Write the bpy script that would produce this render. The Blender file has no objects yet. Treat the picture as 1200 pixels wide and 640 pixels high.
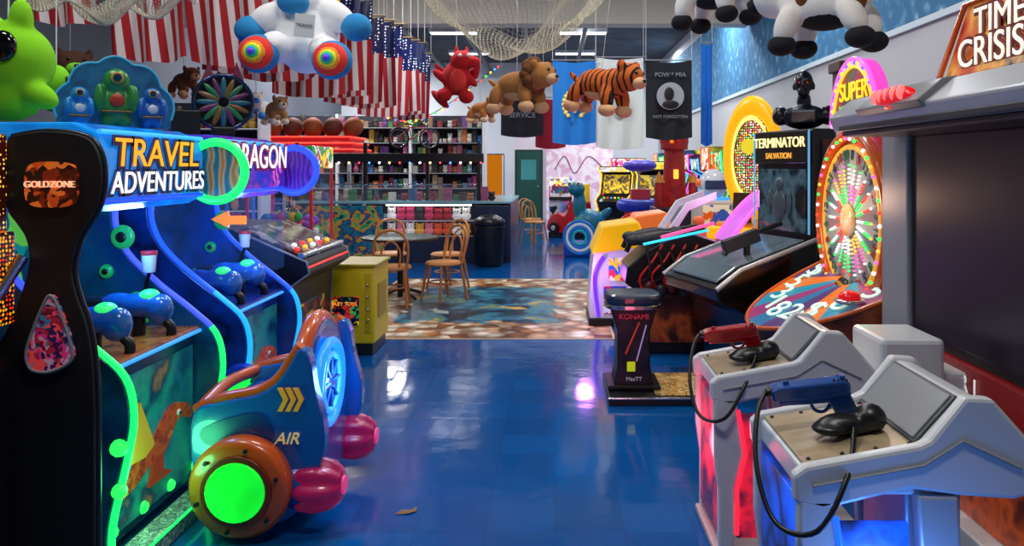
import bpy, bmesh, math, random
from mathutils import Vector, Matrix, Euler
S=bpy.context.scene
R=random.Random(7)
pi=math.pi
try:
    S.view_settings.view_transform='Standard'
except Exception: pass

# ---------- colour / materials ----------
def lin(h):
    h=h.lstrip('#'); o=[]
    for i in (0,2,4):
        c=int(h[i:i+2],16)/255
        o.append(c/12.92 if c<=.04045 else ((c+.055)/1.055)**2.4)
    return (o[0],o[1],o[2],1)
MC={}
def newmat(key):
    m=bpy.data.materials.new(str(key)[:50]); m.use_nodes=True
    return m, m.node_tree.nodes, m.node_tree.links, m.node_tree.nodes['Principled BSDF']
def M(h,rough=.45,metal=0,emit=0,coat=0,trans=0,alpha=1):
    k=('M',h,rough,metal,emit,coat,trans,alpha)
    if k in MC: return MC[k]
    m,N,L,b=newmat('plain_'+h.strip('#')+('_glow' if emit else ''))
    b.inputs['Base Color'].default_value=lin(h)
    b.inputs['Roughness'].default_value=rough
    b.inputs['Metallic'].default_value=metal
    b.inputs['Coat Weight'].default_value=coat
    b.inputs['Transmission Weight'].default_value=trans
    b.inputs['Alpha'].default_value=alpha
    if emit:
        if 1.2<emit<5: emit=1.05+(emit-1.2)*.35; b.inputs['Base Color'].default_value=tuple(x*.4 for x in lin(h)[:3])+(1,)
        elif emit<=1.2: emit*=.75
        b.inputs['Emission Color'].default_value=lin(h)
        b.inputs['Emission Strength'].default_value=emit
    MC[k]=m; return m
def ART(cols,scale=8,seed=0,emit=.25,kind='v',rough=.3,const=True,stretch=(1,1,1)):
    k=('A',tuple(cols),scale,seed,emit,kind,rough,const,stretch)
    if k in MC: return MC[k]
    m,N,L,b=newmat('art_%s_%d'%(cols[0].strip('#'),seed))
    tc=N.new('ShaderNodeTexCoord'); mp=N.new('ShaderNodeMapping')
    mp.inputs['Location'].default_value=(seed*1.7,seed*.9,seed*2.3); mp.inputs['Scale'].default_value=stretch
    L.new(tc.outputs['Object'],mp.inputs['Vector'])
    nz=N.new('ShaderNodeTexNoise'); nz.inputs['Scale'].default_value=scale*.6; L.new(mp.outputs[0],nz.inputs['Vector'])
    mx=N.new('ShaderNodeMixRGB'); mx.blend_type='ADD'; mx.inputs[0].default_value=.25 if kind!='s' else .04
    L.new(mp.outputs[0],mx.inputs[1]); L.new(nz.outputs['Color'],mx.inputs[2])
    rp=N.new('ShaderNodeValToRGB'); rp.color_ramp.interpolation='CONSTANT' if const else 'LINEAR'
    while len(rp.color_ramp.elements)<len(cols): rp.color_ramp.elements.new(.5)
    n=len(cols)
    for i,c in enumerate(cols):
        e=rp.color_ramp.elements[i]; e.position=(i/n if const else i/max(1,n-1)); e.color=lin(c)
    if kind=='v':
        t=N.new('ShaderNodeTexVoronoi'); t.inputs['Scale'].default_value=scale
        sp=N.new('ShaderNodeSeparateColor'); L.new(mx.outputs[0],t.inputs['Vector']); L.new(t.outputs['Color'],sp.inputs[0]); L.new(sp.outputs[0],rp.inputs[0])
    elif kind=='n':
        t=N.new('ShaderNodeTexNoise'); t.inputs['Scale'].default_value=scale; t.inputs['Detail'].default_value=3
        mr=N.new('ShaderNodeMapRange'); mr.inputs[1].default_value=.3; mr.inputs[2].default_value=.7
        L.new(mp.outputs[0],t.inputs['Vector']); L.new(t.outputs['Fac'],mr.inputs[0]); L.new(mr.outputs[0],rp.inputs[0])
    else:
        t=N.new('ShaderNodeTexWave'); t.inputs['Scale'].default_value=scale; t.inputs['Distortion'].default_value=1.5 if kind=='w' else 0
        L.new(mx.outputs[0],t.inputs['Vector']); L.new(t.outputs['Fac'],rp.inputs[0])
    L.new(rp.outputs[0],b.inputs['Base Color'])
    b.inputs['Roughness'].default_value=rough
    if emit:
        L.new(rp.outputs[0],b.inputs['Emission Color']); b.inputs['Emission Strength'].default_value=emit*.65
    MC[k]=m; return m
def DOTS(cols,bg,scale=30,emit=2.5,size=.3,seed=0,rnd=.35):
    k=('D',tuple(cols),bg,scale,emit,size,seed,rnd)
    if k in MC: return MC[k]
    m,N,L,b=newmat('led_dots_'+bg.strip('#'))
    tc=N.new('ShaderNodeTexCoord'); t=N.new('ShaderNodeTexVoronoi'); t.inputs['Scale'].default_value=scale; t.inputs['Randomness'].default_value=rnd
    L.new(tc.outputs['Object'],t.inputs['Vector'])
    sp=N.new('ShaderNodeSeparateColor'); L.new(t.outputs['Color'],sp.inputs[0])
    rp=N.new('ShaderNodeValToRGB'); rp.color_ramp.interpolation='CONSTANT'
    while len(rp.color_ramp.elements)<len(cols): rp.color_ramp.elements.new(.5)
    for i,c in enumerate(cols):
        e=rp.color_ramp.elements[i]; e.position=i/len(cols); e.color=lin(c)
    L.new(sp.outputs[0],rp.inputs[0])
    lt=N.new('ShaderNodeMath'); lt.operation='LESS_THAN'; lt.inputs[1].default_value=size; L.new(t.outputs['Distance'],lt.inputs[0])
    ml=N.new('ShaderNodeMath'); ml.operation='MULTIPLY'; ml.inputs[1].default_value=emit*.75; L.new(lt.outputs[0],ml.inputs[0])
    mx=N.new('ShaderNodeMixRGB'); mx.inputs[1].default_value=lin(bg); L.new(lt.outputs[0],mx.inputs[0]); L.new(rp.outputs[0],mx.inputs[2])
    L.new(mx.outputs[0],b.inputs['Base Color']); L.new(rp.outputs[0],b.inputs['Emission Color']); L.new(ml.outputs[0],b.inputs['Emission Strength'])
    b.inputs['Roughness'].default_value=.3
    MC[k]=m; return m
def GLASS(h='#dfeeff',a=.04): return M(h,.05,0,0,.2,0,a)
BLK=M('#0c0c10',.4); BLKG=M('#08080b',.22,0,0,.3); WHT=M('#e6e8ea',.35); GRY=M('#8b8f96',.4); CHR=M('#c9ccd2',.2,1); DGR=M('#2a2c33',.45)
def ORG(): return M('#c8540f',.3,0,0,.5)
RAIN=['#ff2a2a','#ff9a1a','#ffe81a','#2aff4a','#1ad8ff','#3a4aff','#d42aff','#ffffff']

# ---------- geometry ----------
def sphere_data(seg=20,rings=12):
    v=[(0,0,1)];f=[]
    for i in range(1,rings):
        a=pi*i/rings
        for j in range(seg):
            t=2*pi*j/seg; v.append((math.sin(a)*math.cos(t),math.sin(a)*math.sin(t),math.cos(a)))
    v.append((0,0,-1)); n=len(v)-1
    for j in range(seg): f.append((0,1+j,1+(j+1)%seg))
    for i in range(rings-2):
        for j in range(seg):
            a=1+i*seg+j;b=1+i*seg+(j+1)%seg; f.append((a,a+seg,b+seg,b))
    for j in range(seg): f.append((n,n-seg+(j+1)%seg,n-seg+j))
    return v,f
SPH=sphere_data(); SPHL=sphere_data(10,6)
AX={'z':Euler((0,0,0)),'x':Euler((0,pi/2,0)),'y':Euler((-pi/2,0,0))}
def crom(pts,n=6,closed=True):
    out=[];k=len(pts)
    rng=range(k) if closed else range(k-1)
    for i in rng:
        g=lambda j: pts[j%k] if closed else pts[max(0,min(k-1,j))]
        a,b,c,d=g(i-1),g(i),g(i+1),g(i+2)
        for s in range(n):
            t=s/n
            out.append(tuple(.5*((2*b[q])+(-a[q]+c[q])*t+(2*a[q]-5*b[q]+4*c[q]-d[q])*t*t+(-a[q]+3*b[q]-3*c[q]+d[q])*t**3) for q in range(len(b))))
    if not closed: out.append(pts[-1])
    return out
def pt(px,py,Y): return ((px-650)*Y/900,Y,1.6-(py-195)*Y/900)
def tr(Y,pts): return [((a-650)*Y/900,1.6-(b-195)*Y/900) for a,b in pts]
class A:
    def __init__(s,name,loc=(0,0,0),rz=0,rel=False,rot=None,sc=1):
        e=bpy.data.objects.new(name,None); S.collection.objects.link(e); e.empty_display_size=.1
        e.location=loc; e.rotation_euler=rot if rot else (0,0,rz); e.scale=(sc,sc,sc); s.e=e; s.rel=rel; s.loc=Vector(loc)
    def add(s,o):
        S.collection.objects.link(o); o.parent=s.e
        if not s.rel: o.matrix_parent_inverse=Matrix.Translation(-s.loc)
        return o
    def mesh(s,name,v,f,mats,smooth=False,mi=None,loc=(0,0,0),rot=(0,0,0)):
        me=bpy.data.meshes.new(name); me.from_pydata([tuple(x) for x in v],[],f)
        if not isinstance(mats,(list,tuple)): mats=[mats]
        for m in mats: me.materials.append(m)
        if mi: me.polygons.foreach_set('material_index',mi)
        if smooth: me.polygons.foreach_set('use_smooth',[True]*len(f))
        me.update()
        o=bpy.data.objects.new(name,me); o.location=loc; o.rotation_euler=rot; return s.add(o)
    def box(s,name,c,d,mat,rot=(0,0,0),bev=.008):
        x,y,z=d[0]/2,d[1]/2,d[2]/2
        v=[(a*x,b*y,e*z) for a in(-1,1) for b in(-1,1) for e in(-1,1)]
        f=[(0,1,3,2),(4,6,7,5),(0,4,5,1),(2,3,7,6),(0,2,6,4),(1,5,7,3)]
        o=s.mesh(name,v,f,mat,loc=c,rot=rot)
        if bev:
            m=o.modifiers.new('b','BEVEL'); m.width=min(bev,min(d)*.3); m.segments=2
        return o
    def bx(s,name,x0,x1,y0,y1,z0,z1,mat,bev=.008):
        return s.box(name,((x0+x1)/2,(y0+y1)/2,(z0+z1)/2),(abs(x1-x0),abs(y1-y0),abs(z1-z0)),mat,bev=bev)
    def cyl(s,name,c,r,h,mat,axis='z',r2=None,seg=28,rot=None,bev=0):
        if r2 is None:r2=r
        v=[];f=[]
        for k,(rr,zz) in enumerate(((r,-h/2),(r2,h/2))):
            for j in range(seg): t=2*pi*j/seg; v.append((rr*math.cos(t),rr*math.sin(t),zz))
        for j in range(seg): f.append((j,(j+1)%seg,seg+(j+1)%seg,seg+j))
        f.append(tuple(range(seg-1,-1,-1))); f.append(tuple(range(seg,2*seg)))
        o=s.mesh(name,v,f,mat,True,loc=c,rot=rot if rot else AX[axis])
        for p in list(o.data.polygons)[-2:]: p.use_smooth=False
        m=o.modifiers.new('b','BEVEL'); m.width=bev if bev else min(.004,h*.2,r*.2); m.segments=3; m.limit_method='ANGLE'
        return o
    def ring(s,name,c,Rr,r,mat,axis='z',rot=None,sx=1,sy=1,seg=40,ms=10):
        v=[];f=[];n=seg
        for i in range(n):
            t=2*pi*i/seg
            for j in range(ms):
                q=2*pi*j/ms; d=Rr+r*math.cos(q); v.append((d*math.cos(t)*sx,d*math.sin(t)*sy,r*math.sin(q)))
        for i in range(seg):
            i2=(i+1)%n
            for j in range(ms): f.append((i*ms+j,i2*ms+j,i2*ms+(j+1)%ms,i*ms+(j+1)%ms))
        return s.mesh(name,v,f,mat,True,loc=c,rot=rot if rot else AX[axis])
    def ball(s,name,c,r,mat,rot=(0,0,0)):
        if not isinstance(r,(tuple,list)): r=(r,r,r)
        v=[(a*r[0],b*r[1],d*r[2]) for a,b,d in SPH[0]]
        return s.mesh(name,v,SPH[1],mat,True,loc=c,rot=rot)
    def balls(s,name,items,mats,low=True):
        D=SPHL if low else SPH; v=[];f=[];mi=[]
        for c,r,m in items:
            o=len(v); rr=r if isinstance(r,(tuple,list)) else (r,r,r)
            v+=[(a*rr[0]+c[0],b*rr[1]+c[1],d*rr[2]+c[2]) for a,b,d in D[0]]
            f+=[tuple(i+o for i in q) for q in D[1]]; mi+=[m]*len(D[1])
        return s.mesh(name,v,f,mats,True,mi)
    def blob(s,name,items,mat,vox=.015,smooth=4):
        v=[];f=[]
        for it in items:
            c,r=it[0],it[1]; rot=Euler(it[2]).to_matrix() if len(it)>2 else Matrix.Identity(3)
            o=len(v)
            for a,b,d in SPH[0]:
                w=rot@Vector((a*r[0],b*r[1],d*r[2])); v.append((w.x+c[0],w.y+c[1],w.z+c[2]))
            f+=[tuple(i+o for i in q) for q in SPH[1]]
        o=s.mesh(name,v,f,mat,True)
        m=o.modifiers.new('r','REMESH'); m.mode='VOXEL'; m.voxel_size=vox; m.use_smooth_shade=True
        m=o.modifiers.new('s','SMOOTH'); m.iterations=smooth
        return o
    def prism(s,name,pts,plane,a,b,mat,bev=.006):
        def P(u,w,t):
            return {'xz':(u,t,w),'yz':(t,u,w),'xy':(u,w,t)}[plane]
        n=len(pts); v=[P(u,w,a) for u,w in pts]+[P(u,w,b) for u,w in pts]
        f=[tuple(range(n)),tuple(range(2*n-1,n-1,-1))]+[(i,n+i,n+(i+1)%n,(i+1)%n) for i in range(n)]
        mats=mat if isinstance(mat,(list,tuple)) else [mat]
        mi=[0,0]+[1 if len(mats)>1 else 0]*n
        o=s.mesh(name,v,f,list(mats),False,mi)
        bm=bmesh.new(); bm.from_mesh(o.data); bmesh.ops.recalc_face_normals(bm,faces=bm.faces); bm.to_mesh(o.data); bm.free()
        if bev:
            m=o.modifiers.new('b','BEVEL'); m.width=bev; m.segments=2; m.limit_method='ANGLE'; m.angle_limit=.6
        return o
    def tube(s,name,pts,r,mat,cyc=False,sm=True):
        cu=bpy.data.curves.new(name,'CURVE'); cu.dimensions='3D'; cu.bevel_depth=r; cu.bevel_resolution=3; cu.use_fill_caps=True
        P=crom([tuple(q) for q in pts],6,cyc) if sm and len(pts)>2 else pts
        sp=cu.splines.new('POLY'); sp.points.add(len(P)-1)
        for i,q in enumerate(P): sp.points[i].co=(q[0],q[1],q[2],1)
        sp.use_cyclic_u=cyc; cu.materials.append(mat)
        return s.add(bpy.data.objects.new(name,cu))
    def text(s,name,t,c,size,mat,rot,ext=.004,align='CENTER',sx=1,off=0,shear=0):
        cu=bpy.data.curves.new(name,'FONT'); cu.body=t; cu.size=size; cu.extrude=ext; cu.align_x=align; cu.align_y='CENTER'; cu.offset=off; cu.shear=shear
        cu.materials.append(mat); o=bpy.data.objects.new(name,cu); o.location=c; o.rotation_euler=rot; o.scale=(sx,1,1)
        return s.add(o)
    def lathe(s,name,prof,c,mat,axis='z',seg=32,flute=0,rot=None):
        v=[];f=[]
        for i,(r,z) in enumerate(prof):
            for j in range(seg):
                t=2*pi*j/seg; rr=r*(1+flute*math.cos(t*8)) if flute else r
                v.append((rr*math.cos(t),rr*math.sin(t),z))
        for i in range(len(prof)-1):
            for j in range(seg):
                f.append((i*seg+j,i*seg+(j+1)%seg,(i+1)*seg+(j+1)%seg,(i+1)*seg+j))
        f.append(tuple(range(seg-1,-1,-1))); f.append(tuple((len(prof)-1)*seg+j for j in range(seg)))
        return s.mesh(name,v,f,mat,True,loc=c,rot=rot if rot else AX[axis])
FPX=(pi/2,0,pi/2); FNX=(pi/2,0,-pi/2); FNY=(pi/2,0,0)
def room_box(name,x0,x1,y0,y1,z0,z1,mat):
    me=bpy.data.meshes.new(name); v=[(a,b,c) for a in(x0,x1) for b in(y0,y1) for c in(z0,z1)]
    f=[(0,1,3,2),(4,6,7,5),(0,4,5,1),(2,3,7,6),(0,2,6,4),(1,5,7,3)]
    me.from_pydata(v,[],f); me.materials.append(mat); o=bpy.data.objects.new(name,me); S.collection.objects.link(o); return o

# ---------- room ----------
def floor_mat():
    m,N,L,b=newmat('polished_blue_tile')
    tc=N.new('ShaderNodeTexCoord'); br=N.new('ShaderNodeTexBrick'); br.offset=0
    br.inputs['Scale'].default_value=1; br.inputs['Brick Width'].default_value=.305; br.inputs['Row Height'].default_value=.305; br.inputs['Mortar Size'].default_value=.0012
    br.inputs['Color1'].default_value=lin('#034a8c'); br.inputs['Color2'].default_value=lin('#03539a'); br.inputs['Mortar'].default_value=lin('#033c76')
    L.new(tc.outputs['Object'],br.inputs['Vector'])
    nz=N.new('ShaderNodeTexNoise'); nz.inputs['Scale'].default_value=3; nz.inputs['Detail'].default_value=8; L.new(tc.outputs['Object'],nz.inputs['Vector'])
    mr=N.new('ShaderNodeMapRange'); mr.inputs[3].default_value=.05; mr.inputs[4].default_value=.17; L.new(nz.outputs['Fac'],mr.inputs[0]); L.new(mr.outputs[0],b.inputs['Roughness'])
    L.new(br.outputs['Color'],b.inputs['Base Color'])
    bp=N.new('ShaderNodeBump'); bp.inputs['Strength'].default_value=.14; bp.inputs['Distance'].default_value=.02
    n2=N.new('ShaderNodeTexNoise'); n2.inputs['Scale'].default_value=4.5; n2.inputs['Detail'].default_value=3; L.new(tc.outputs['Object'],n2.inputs['Vector']); L.new(n2.outputs['Fac'],bp.inputs['Height']); L.new(bp.outputs[0],b.inputs['Normal'])
    b.inputs['Specular IOR Level'].default_value=.5
    return m
room_box('floor',-7,3.4,-3,25.2,-.1,0,floor_mat())
room_box('ceiling',-7,3.4,-3,25.2,5,5.1,ART(['#44484c','#54585c','#3a3e44'],1,0,0,'n',.9,False))
room_box('wall_left',-7.1,-7,-3,25.2,0,5,M('#565b66',.8))
room_box('wall_right',3.4,3.5,-3,25.2,0,5,M('#c4cacf',.7))
room_box('wall_far',-7,3.4,25.2,25.3,0,5,M('#eceef0',.8))
room_box('wall_near',-7,3.4,-3.1,-3,0,5,M('#777b85',.8))
room_box('trim_header_beam',-7,3.3,12.9,13.3,4.0,5,M('#e0dac6',.8))
room_box('baseboard_right',3.38,3.4,-3,25.2,0,.12,BLK)
room_box('baseboard_far',-7,3.38,25.17,25.2,0,.12,BLK)
room_box('wall_partition',-1.2,1.75,23.0,23.1,0,2.6,M('#f0e2ea',.7))
def banner_mat():
    m,N,L,b=newmat('printed_blue_banner')
    tc=N.new('ShaderNodeTexCoord'); mp=N.new('ShaderNodeMapping'); mp.inputs['Rotation'].default_value=(.5,0,0); L.new(tc.outputs['Object'],mp.inputs['Vector'])
    v=N.new('ShaderNodeTexVoronoi'); v.inputs['Scale'].default_value=5; v.inputs['Randomness'].default_value=.15; L.new(mp.outputs[0],v.inputs['Vector'])
    w=N.new('ShaderNodeTexWave'); w.inputs['Scale'].default_value=6; w.inputs['Distortion'].default_value=3; w.inputs['Detail'].default_value=3; L.new(mp.outputs[0],w.inputs['Vector'])
    ad=N.new('ShaderNodeMath'); ad.operation='ADD'; L.new(v.outputs['Distance'],ad.inputs[0]); L.new(w.outputs['Fac'],ad.inputs[1])
    r=N.new('ShaderNodeValToRGB'); r.color_ramp.elements[0].color=lin('#b4d2e0'); r.color_ramp.elements[0].position=.2; r.color_ramp.elements[1].color=lin('#3a7aa8'); r.color_ramp.elements[1].position=1
    e=r.color_ramp.elements.new(.45); e.color=lin('#6aa2c4'); e=r.color_ramp.elements.new(.75); e.color=lin('#4c8cb6')
    L.new(ad.outputs[0],r.inputs[0]); L.new(r.outputs[0],b.inputs['Base Color']); b.inputs['Roughness'].default_value=.85
    return m
a=A('mural_banner',(3.38,10,3.6))
a.bx('blue_cloth',3.362,3.39,3.0,24,2.95,4.6,banner_mat(),bev=0)
a.bx('edge_strip',3.36,3.39,3.0,24,2.9,2.96,M('#d2e8f0',.7),bev=0)
def mat_mural():
    m,N,L,b=newmat('seashell_floor_mural')
    tc=N.new('ShaderNodeTexCoord'); sp=N.new('ShaderNodeSeparateXYZ'); L.new(tc.outputs['Object'],sp.inputs[0])
    def mth(op,a,bv=None):
        n=N.new('ShaderNodeMath'); n.operation=op
        L.new(a,n.inputs[0])
        if bv is not None:
            if hasattr(bv,'links'): L.new(bv,n.inputs[1])
            else: n.inputs[1].default_value=bv
        return n.outputs[0]
    ax=mth('DIVIDE',mth('ABSOLUTE',sp.outputs[0]),1.36); ay=mth('DIVIDE',mth('ABSOLUTE',sp.outputs[1]),1.87)
    nz=N.new('ShaderNodeTexNoise'); nz.inputs['Scale'].default_value=4; L.new(tc.outputs['Object'],nz.inputs['Vector'])
    d=mth('ADD',mth('MAXIMUM',ax,ay),mth('MULTIPLY',mth('SUBTRACT',nz.outputs['Fac'],.5),.35))
    g=N.new('ShaderNodeMapRange'); g.inputs[1].default_value=.60; g.inputs[2].default_value=.615; L.new(d,g.inputs[0])
    v=N.new('ShaderNodeTexVoronoi'); v.inputs['Scale'].default_value=6.5; L.new(tc.outputs['Object'],v.inputs['Vector'])
    s2=N.new('ShaderNodeSeparateColor'); L.new(v.outputs['Color'],s2.inputs[0])
    r=N.new('ShaderNodeValToRGB'); r.color_ramp.interpolation='CONSTANT'; r.color_ramp.elements[0].color=lin('#8a5a34'); r.color_ramp.elements[1].color=lin('#fff2dc'); r.color_ramp.elements[1].position=.8
    e=r.color_ramp.elements.new(.2); e.color=lin('#e6bd90'); e=r.color_ramp.elements.new(.45); e.color=lin('#d8d0b8'); e=r.color_ramp.elements.new(.62); e.color=lin('#c8844a')
    L.new(s2.outputs[0],r.inputs[0])
    dk=N.new('ShaderNodeMixRGB'); dk.blend_type='MULTIPLY'; dk.inputs[0].default_value=.9
    r3=N.new('ShaderNodeValToRGB'); r3.color_ramp.elements[0].color=(1,1,1,1); r3.color_ramp.elements[0].position=.2; r3.color_ramp.elements[1].color=(.28,.2,.13,1); r3.color_ramp.elements[1].position=.7
    L.new(v.outputs['Distance'],r3.inputs[0]); L.new(r.outputs[0],dk.inputs[1]); L.new(r3.outputs[0],dk.inputs[2])
    w=N.new('ShaderNodeTexNoise'); w.inputs['Scale'].default_value=2.6; w.inputs['Detail'].default_value=6; w.inputs['Distortion'].default_value=.8; L.new(tc.outputs['Object'],w.inputs['Vector'])
    r2=N.new('ShaderNodeValToRGB'); r2.color_ramp.elements[0].color=lin('#08202e'); r2.color_ramp.elements[0].position=.38; r2.color_ramp.elements[1].color=lin('#c0a468'); r2.color_ramp.elements[1].position=.68
    e=r2.color_ramp.elements.new(.47); e.color=lin('#174a66'); e=r2.color_ramp.elements.new(.55); e.color=lin('#3a86a0'); e=r2.color_ramp.elements.new(.61); e.color=lin('#4a7a5a'); L.new(w.outputs['Fac'],r2.inputs[0])
    mx=N.new('ShaderNodeMixRGB'); L.new(g.outputs[0],mx.inputs[0]); L.new(r2.outputs[0],mx.inputs[1]); L.new(dk.outputs[0],mx.inputs[2])
    L.new(mx.outputs[0],b.inputs['Base Color']); b.inputs['Roughness'].default_value=.3; b.inputs['Specular IOR Level'].default_value=.3
    return m
a=A('floor_mural',(-.82,9.0,0),rel=True); a.bx('printed_vinyl',-1.36,1.36,-1.87,1.87,0.001,.006,mat_mural(),bev=0)
a.bx('border',-1.385,1.385,-1.9,1.9,0.0005,.004,M('#d8bc90',.4),bev=0)
for i,(x,y,r) in enumerate([(-.3,.4,.5),(.35,-.35,-.4),(.1,.95,.2),(-.45,-.55,-.9)]):
    fs=[(-.2,.07),(-.14,0),(-.2,-.07),(-.08,-.03),(.06,-.08),(.2,0),(.06,.08),(-.08,.03)]
    a.prism('printed_fish_%d'%i,[(x+p*math.cos(r)-q*math.sin(r),y+p*math.sin(r)+q*math.cos(r)) for p,q in fs],'xy',.006,.0068,M(['#0a1c28','#d8a84a','#0c2a3a','#b8c8c0'][i],.35),0)
a=A('floor_inlay_panel',(.4,14.6,0),rel=True); a.bx('dark_vinyl',-.5,.5,-.7,.7,0.001,.005,ART(['#0a2c4a','#12475f'],2,0,0,'n',.2,False),bev=0)

# ---------- plush toys ----------
def fur(h): return ART([h,h],40,0,0.02,'n',.95,False)
def plush(name,loc,rz,s,main,sec,ztop=4.95,tilt=0,spots=None,mane=None):
    a=A(name,loc,rz,rel=True,rot=(0,tilt,rz)); 
    q=lambda *t: tuple(x*s for x in t)
    mm=main if not isinstance(main,str) else fur(main); ms=sec if not isinstance(sec,str) else fur(sec)
    it=[(q(0,0,0),q(.30,.18,.17)),(q(.2,0,.03),q(.18,.16,.16)),(q(.38,0,.1),q(.17,.165,.16))]
    L4=[(.22,.13,-.14,.35),(.20,-.13,-.14,.2),(-.2,.13,-.13,-.5),(-.22,-.13,-.14,-.3)]
    for x,y,z,r in L4: it.append((q(x+.05*r,y,z),q(.085,.085,.15),(0,-r,0)))
    it+=[(q(.36,.14,.22),q(.06,.035,.07)),(q(.36,-.14,.22),q(.06,.035,.07)),(q(-.36,0,.03),q(.13,.035,.035),(0,.6,0))]
    a.blob('body',it,mm,.017*s+.002)
    a.ball('muzzle',q(.52,0,.05),q(.08,.095,.07),ms)
    a.ball('nose',q(.595,0,.075),q(.02,.032,.022),BLKG)
    for k in(-1,1): a.ball('eye_%d'%k,q(.515,.065*k,.15),q(.02,.02,.026),BLKG)
    a.ball('belly',q(0,0,-.06),q(.24,.15,.13),ms)
    for i,(x,y,z,r) in enumerate(L4):
        px=x+math.sin(r)*.16
        a.ball('paw_%d'%i,q(px,y,-.28),q(.1,.09,.075),ms)
    if spots:
        sm=fur(spots)
        a.ball('spot_1',q(-.12,-.05,.03),q(.13,.145,.145),sm); a.ball('spot_2',q(.1,.06,.05),q(.1,.13,.13),sm); a.ball('spot_3',q(.36,.06,.14),q(.1,.1,.115),sm)
        a.ball('spot_4',q(-.2,.08,0),q(.1,.1,.13),sm)
    if mane: a.balls('mane',[(q(.27+R.uniform(-.03,.03),math.cos(t)*.16,.1+math.sin(t)*.16),.075*s,0) for t in [k*pi/8 for k in range(16)]],[fur(mane)],False)
    up=max(.2,(ztop-loc[2]))
    a.tube('hanging_cord',[(0,0,.1*s),(0,0,up)],.003,M('#c9c9c9'),sm=False)
    return a
def tiger_mat():
    m,N,L,b=newmat('tiger_fur')
    tc=N.new('ShaderNodeTexCoord'); w=N.new('ShaderNodeTexWave'); w.inputs['Scale'].default_value=5; w.inputs['Distortion'].default_value=4; w.inputs['Detail'].default_value=2; L.new(tc.outputs['Object'],w.inputs['Vector'])
    r=N.new('ShaderNodeValToRGB'); r.color_ramp.interpolation='CONSTANT'; r.color_ramp.elements[0].color=lin('#1c0f08'); r.color_ramp.elements[1].color=lin('#c8601c'); r.color_ramp.elements[1].position=.25
    L.new(w.outputs['Fac'],r.inputs[0]); L.new(r.outputs[0],b.inputs['Base Color']); b.inputs['Roughness'].default_value=.95
    return m
plush('hanging_tiger_plush',pt(703,98,7.6),-.7,.88,tiger_mat(),'#d8a878',tilt=.15)
plush('hanging_lion_plush',pt(606,100,7.6),-.6,.8,'#a8703a','#d0a878',mane='#6a3e1e')
plush('hanging_dog_plush',pt(563,128,8.3),-.6,.42,'#b06a35','#e6c79a')
plush('hanging_cow_plush',(.95,4.55,2.66),-.9,.68,'#eeeeea','#15151a',spots='#15151a',ztop=4.9)
plush('hanging_dog_plush.001',(1.42,4.0,2.45),2.4,.75,'#efebe4','#17151a',spots='#7a4526',ztop=4.9)
a=A('hanging_unicorn_plush',pt(360,42,4.75),rel=True,sc=.95)
W=fur('#f1f3f6'); B=fur('#2a8ac8')
a.blob('body',[((0,0,0),(.21,.18,.25)),((-.02,-.02,.22),(.18,.17,.16)),((-.13,-.16,-.1),(.1,.19,.1)),((.17,-.16,-.13),(.1,.19,.1)),((-.22,-.08,.1),(.14,.09,.09),(0,-.5,0)),((.2,-.06,.12),(.15,.09,.09),(0,.6,0))],W,.014)
a.ball('muzzle',(-.03,-.18,.18),(.1,.08,.075),B)
for i,(x,z) in enumerate([(-.2,-.16),(.25,-.2)]):
    a.ball('foot_%d'%i,(x,-.3,z),(.125,.09,.12),B)
    for j,c in enumerate(['#e8352a','#f5922a','#f2e02a','#3ad06a','#2a7af0','#8a3af0']):
        a.ball('pad_%d_%d'%(i,j),(x,-.33-.009*j,z),(.11-.017*j,.075,.105-.016*j),M(c,.8,0,.12))
a.ball('hand_left',(-.33,-.1,.02),(.1,.09,.09),B); a.ball('hand_right',(.34,-.08,0.04),(.1,.09,.09),B)
a.ball('ear_left',(-.14,-.02,.36),(.05,.03,.09),B); a.ball('ear_right',(.11,-.02,.37),(.05,.03,.09),B)
a.lathe('horn',[(.03,0),(.02,.08),(.002,.18)],(-.02,-.08,.36),M('#f7d24a',.3,.6))
a.balls('rainbow_mane',[((.1+.05*math.sin(k),.02,.34-.05*k),(.06,.06,.06),k%6) for k in range(8)],[M(c,.9) for c in RAIN[:6]],False)
for k in(-1,1): a.ball('eye_%d'%k,(-.02+.08*k,-.175,.27),(.02,.015,.03),BLKG)
a.box('price_tag',(.1,-.36,-.0),(.12,.004,.14),WHT,rot=(.1,.1,.1),bev=0); a.text('price_tag_print','TICKETS',(.1,-.368,.0),.026,BLK,(pi/2+.1,.1,.1),.001)
a.tube('hanging_cord',[(0,0,.3),(0,0,2.6)],.004,WHT,sm=False)
a=A('hanging_dragon_plush',pt(535,92,9),rel=True)
RD=fur('#a80e18')
a.blob('body',[((0,0,0),(.17,.15,.2)),((.07,-.05,.2),(.14,.13,.12)),((.2,-.08,.18),(.1,.08,.07)),((-.14,-.05,-.2),(.09,.12,.08)),((.12,-.05,-.22),(.09,.12,.08)),((-.18,-.02,.02),(.13,.05,.05),(0,.7,0)),((.16,-.04,-.02),(.12,.05,.05),(0,.7,0)),((-.2,.05,-.24),(.15,.05,.05),(0,.8,0)),((0,0,.32),(.03,.03,.07)),((.12,0,.31),(.03,.03,.07))],RD,.016)
a.ball('belly',(.02,-.07,-.02),(.11,.1,.15),fur('#c0302e'))
for k in(0,1): a.ball('eye_%d'%k,(.06+.1*k,-.165,.25),.022,WHT); a.prism('wing_%d'%k,[(0,0),((-1)**k*.28,.2),((-1)**k*.24,.02),((-1)**k*.12,-.05)],'xz',.1,.12,RD)
a.tube('hanging_cord',[(0,0,.3),(0,0,2.2)],.004,WHT,sm=False)
a=A('lime_alien_plush',(-2.24,3.15,2.03),rel=True,sc=.88)
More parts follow.
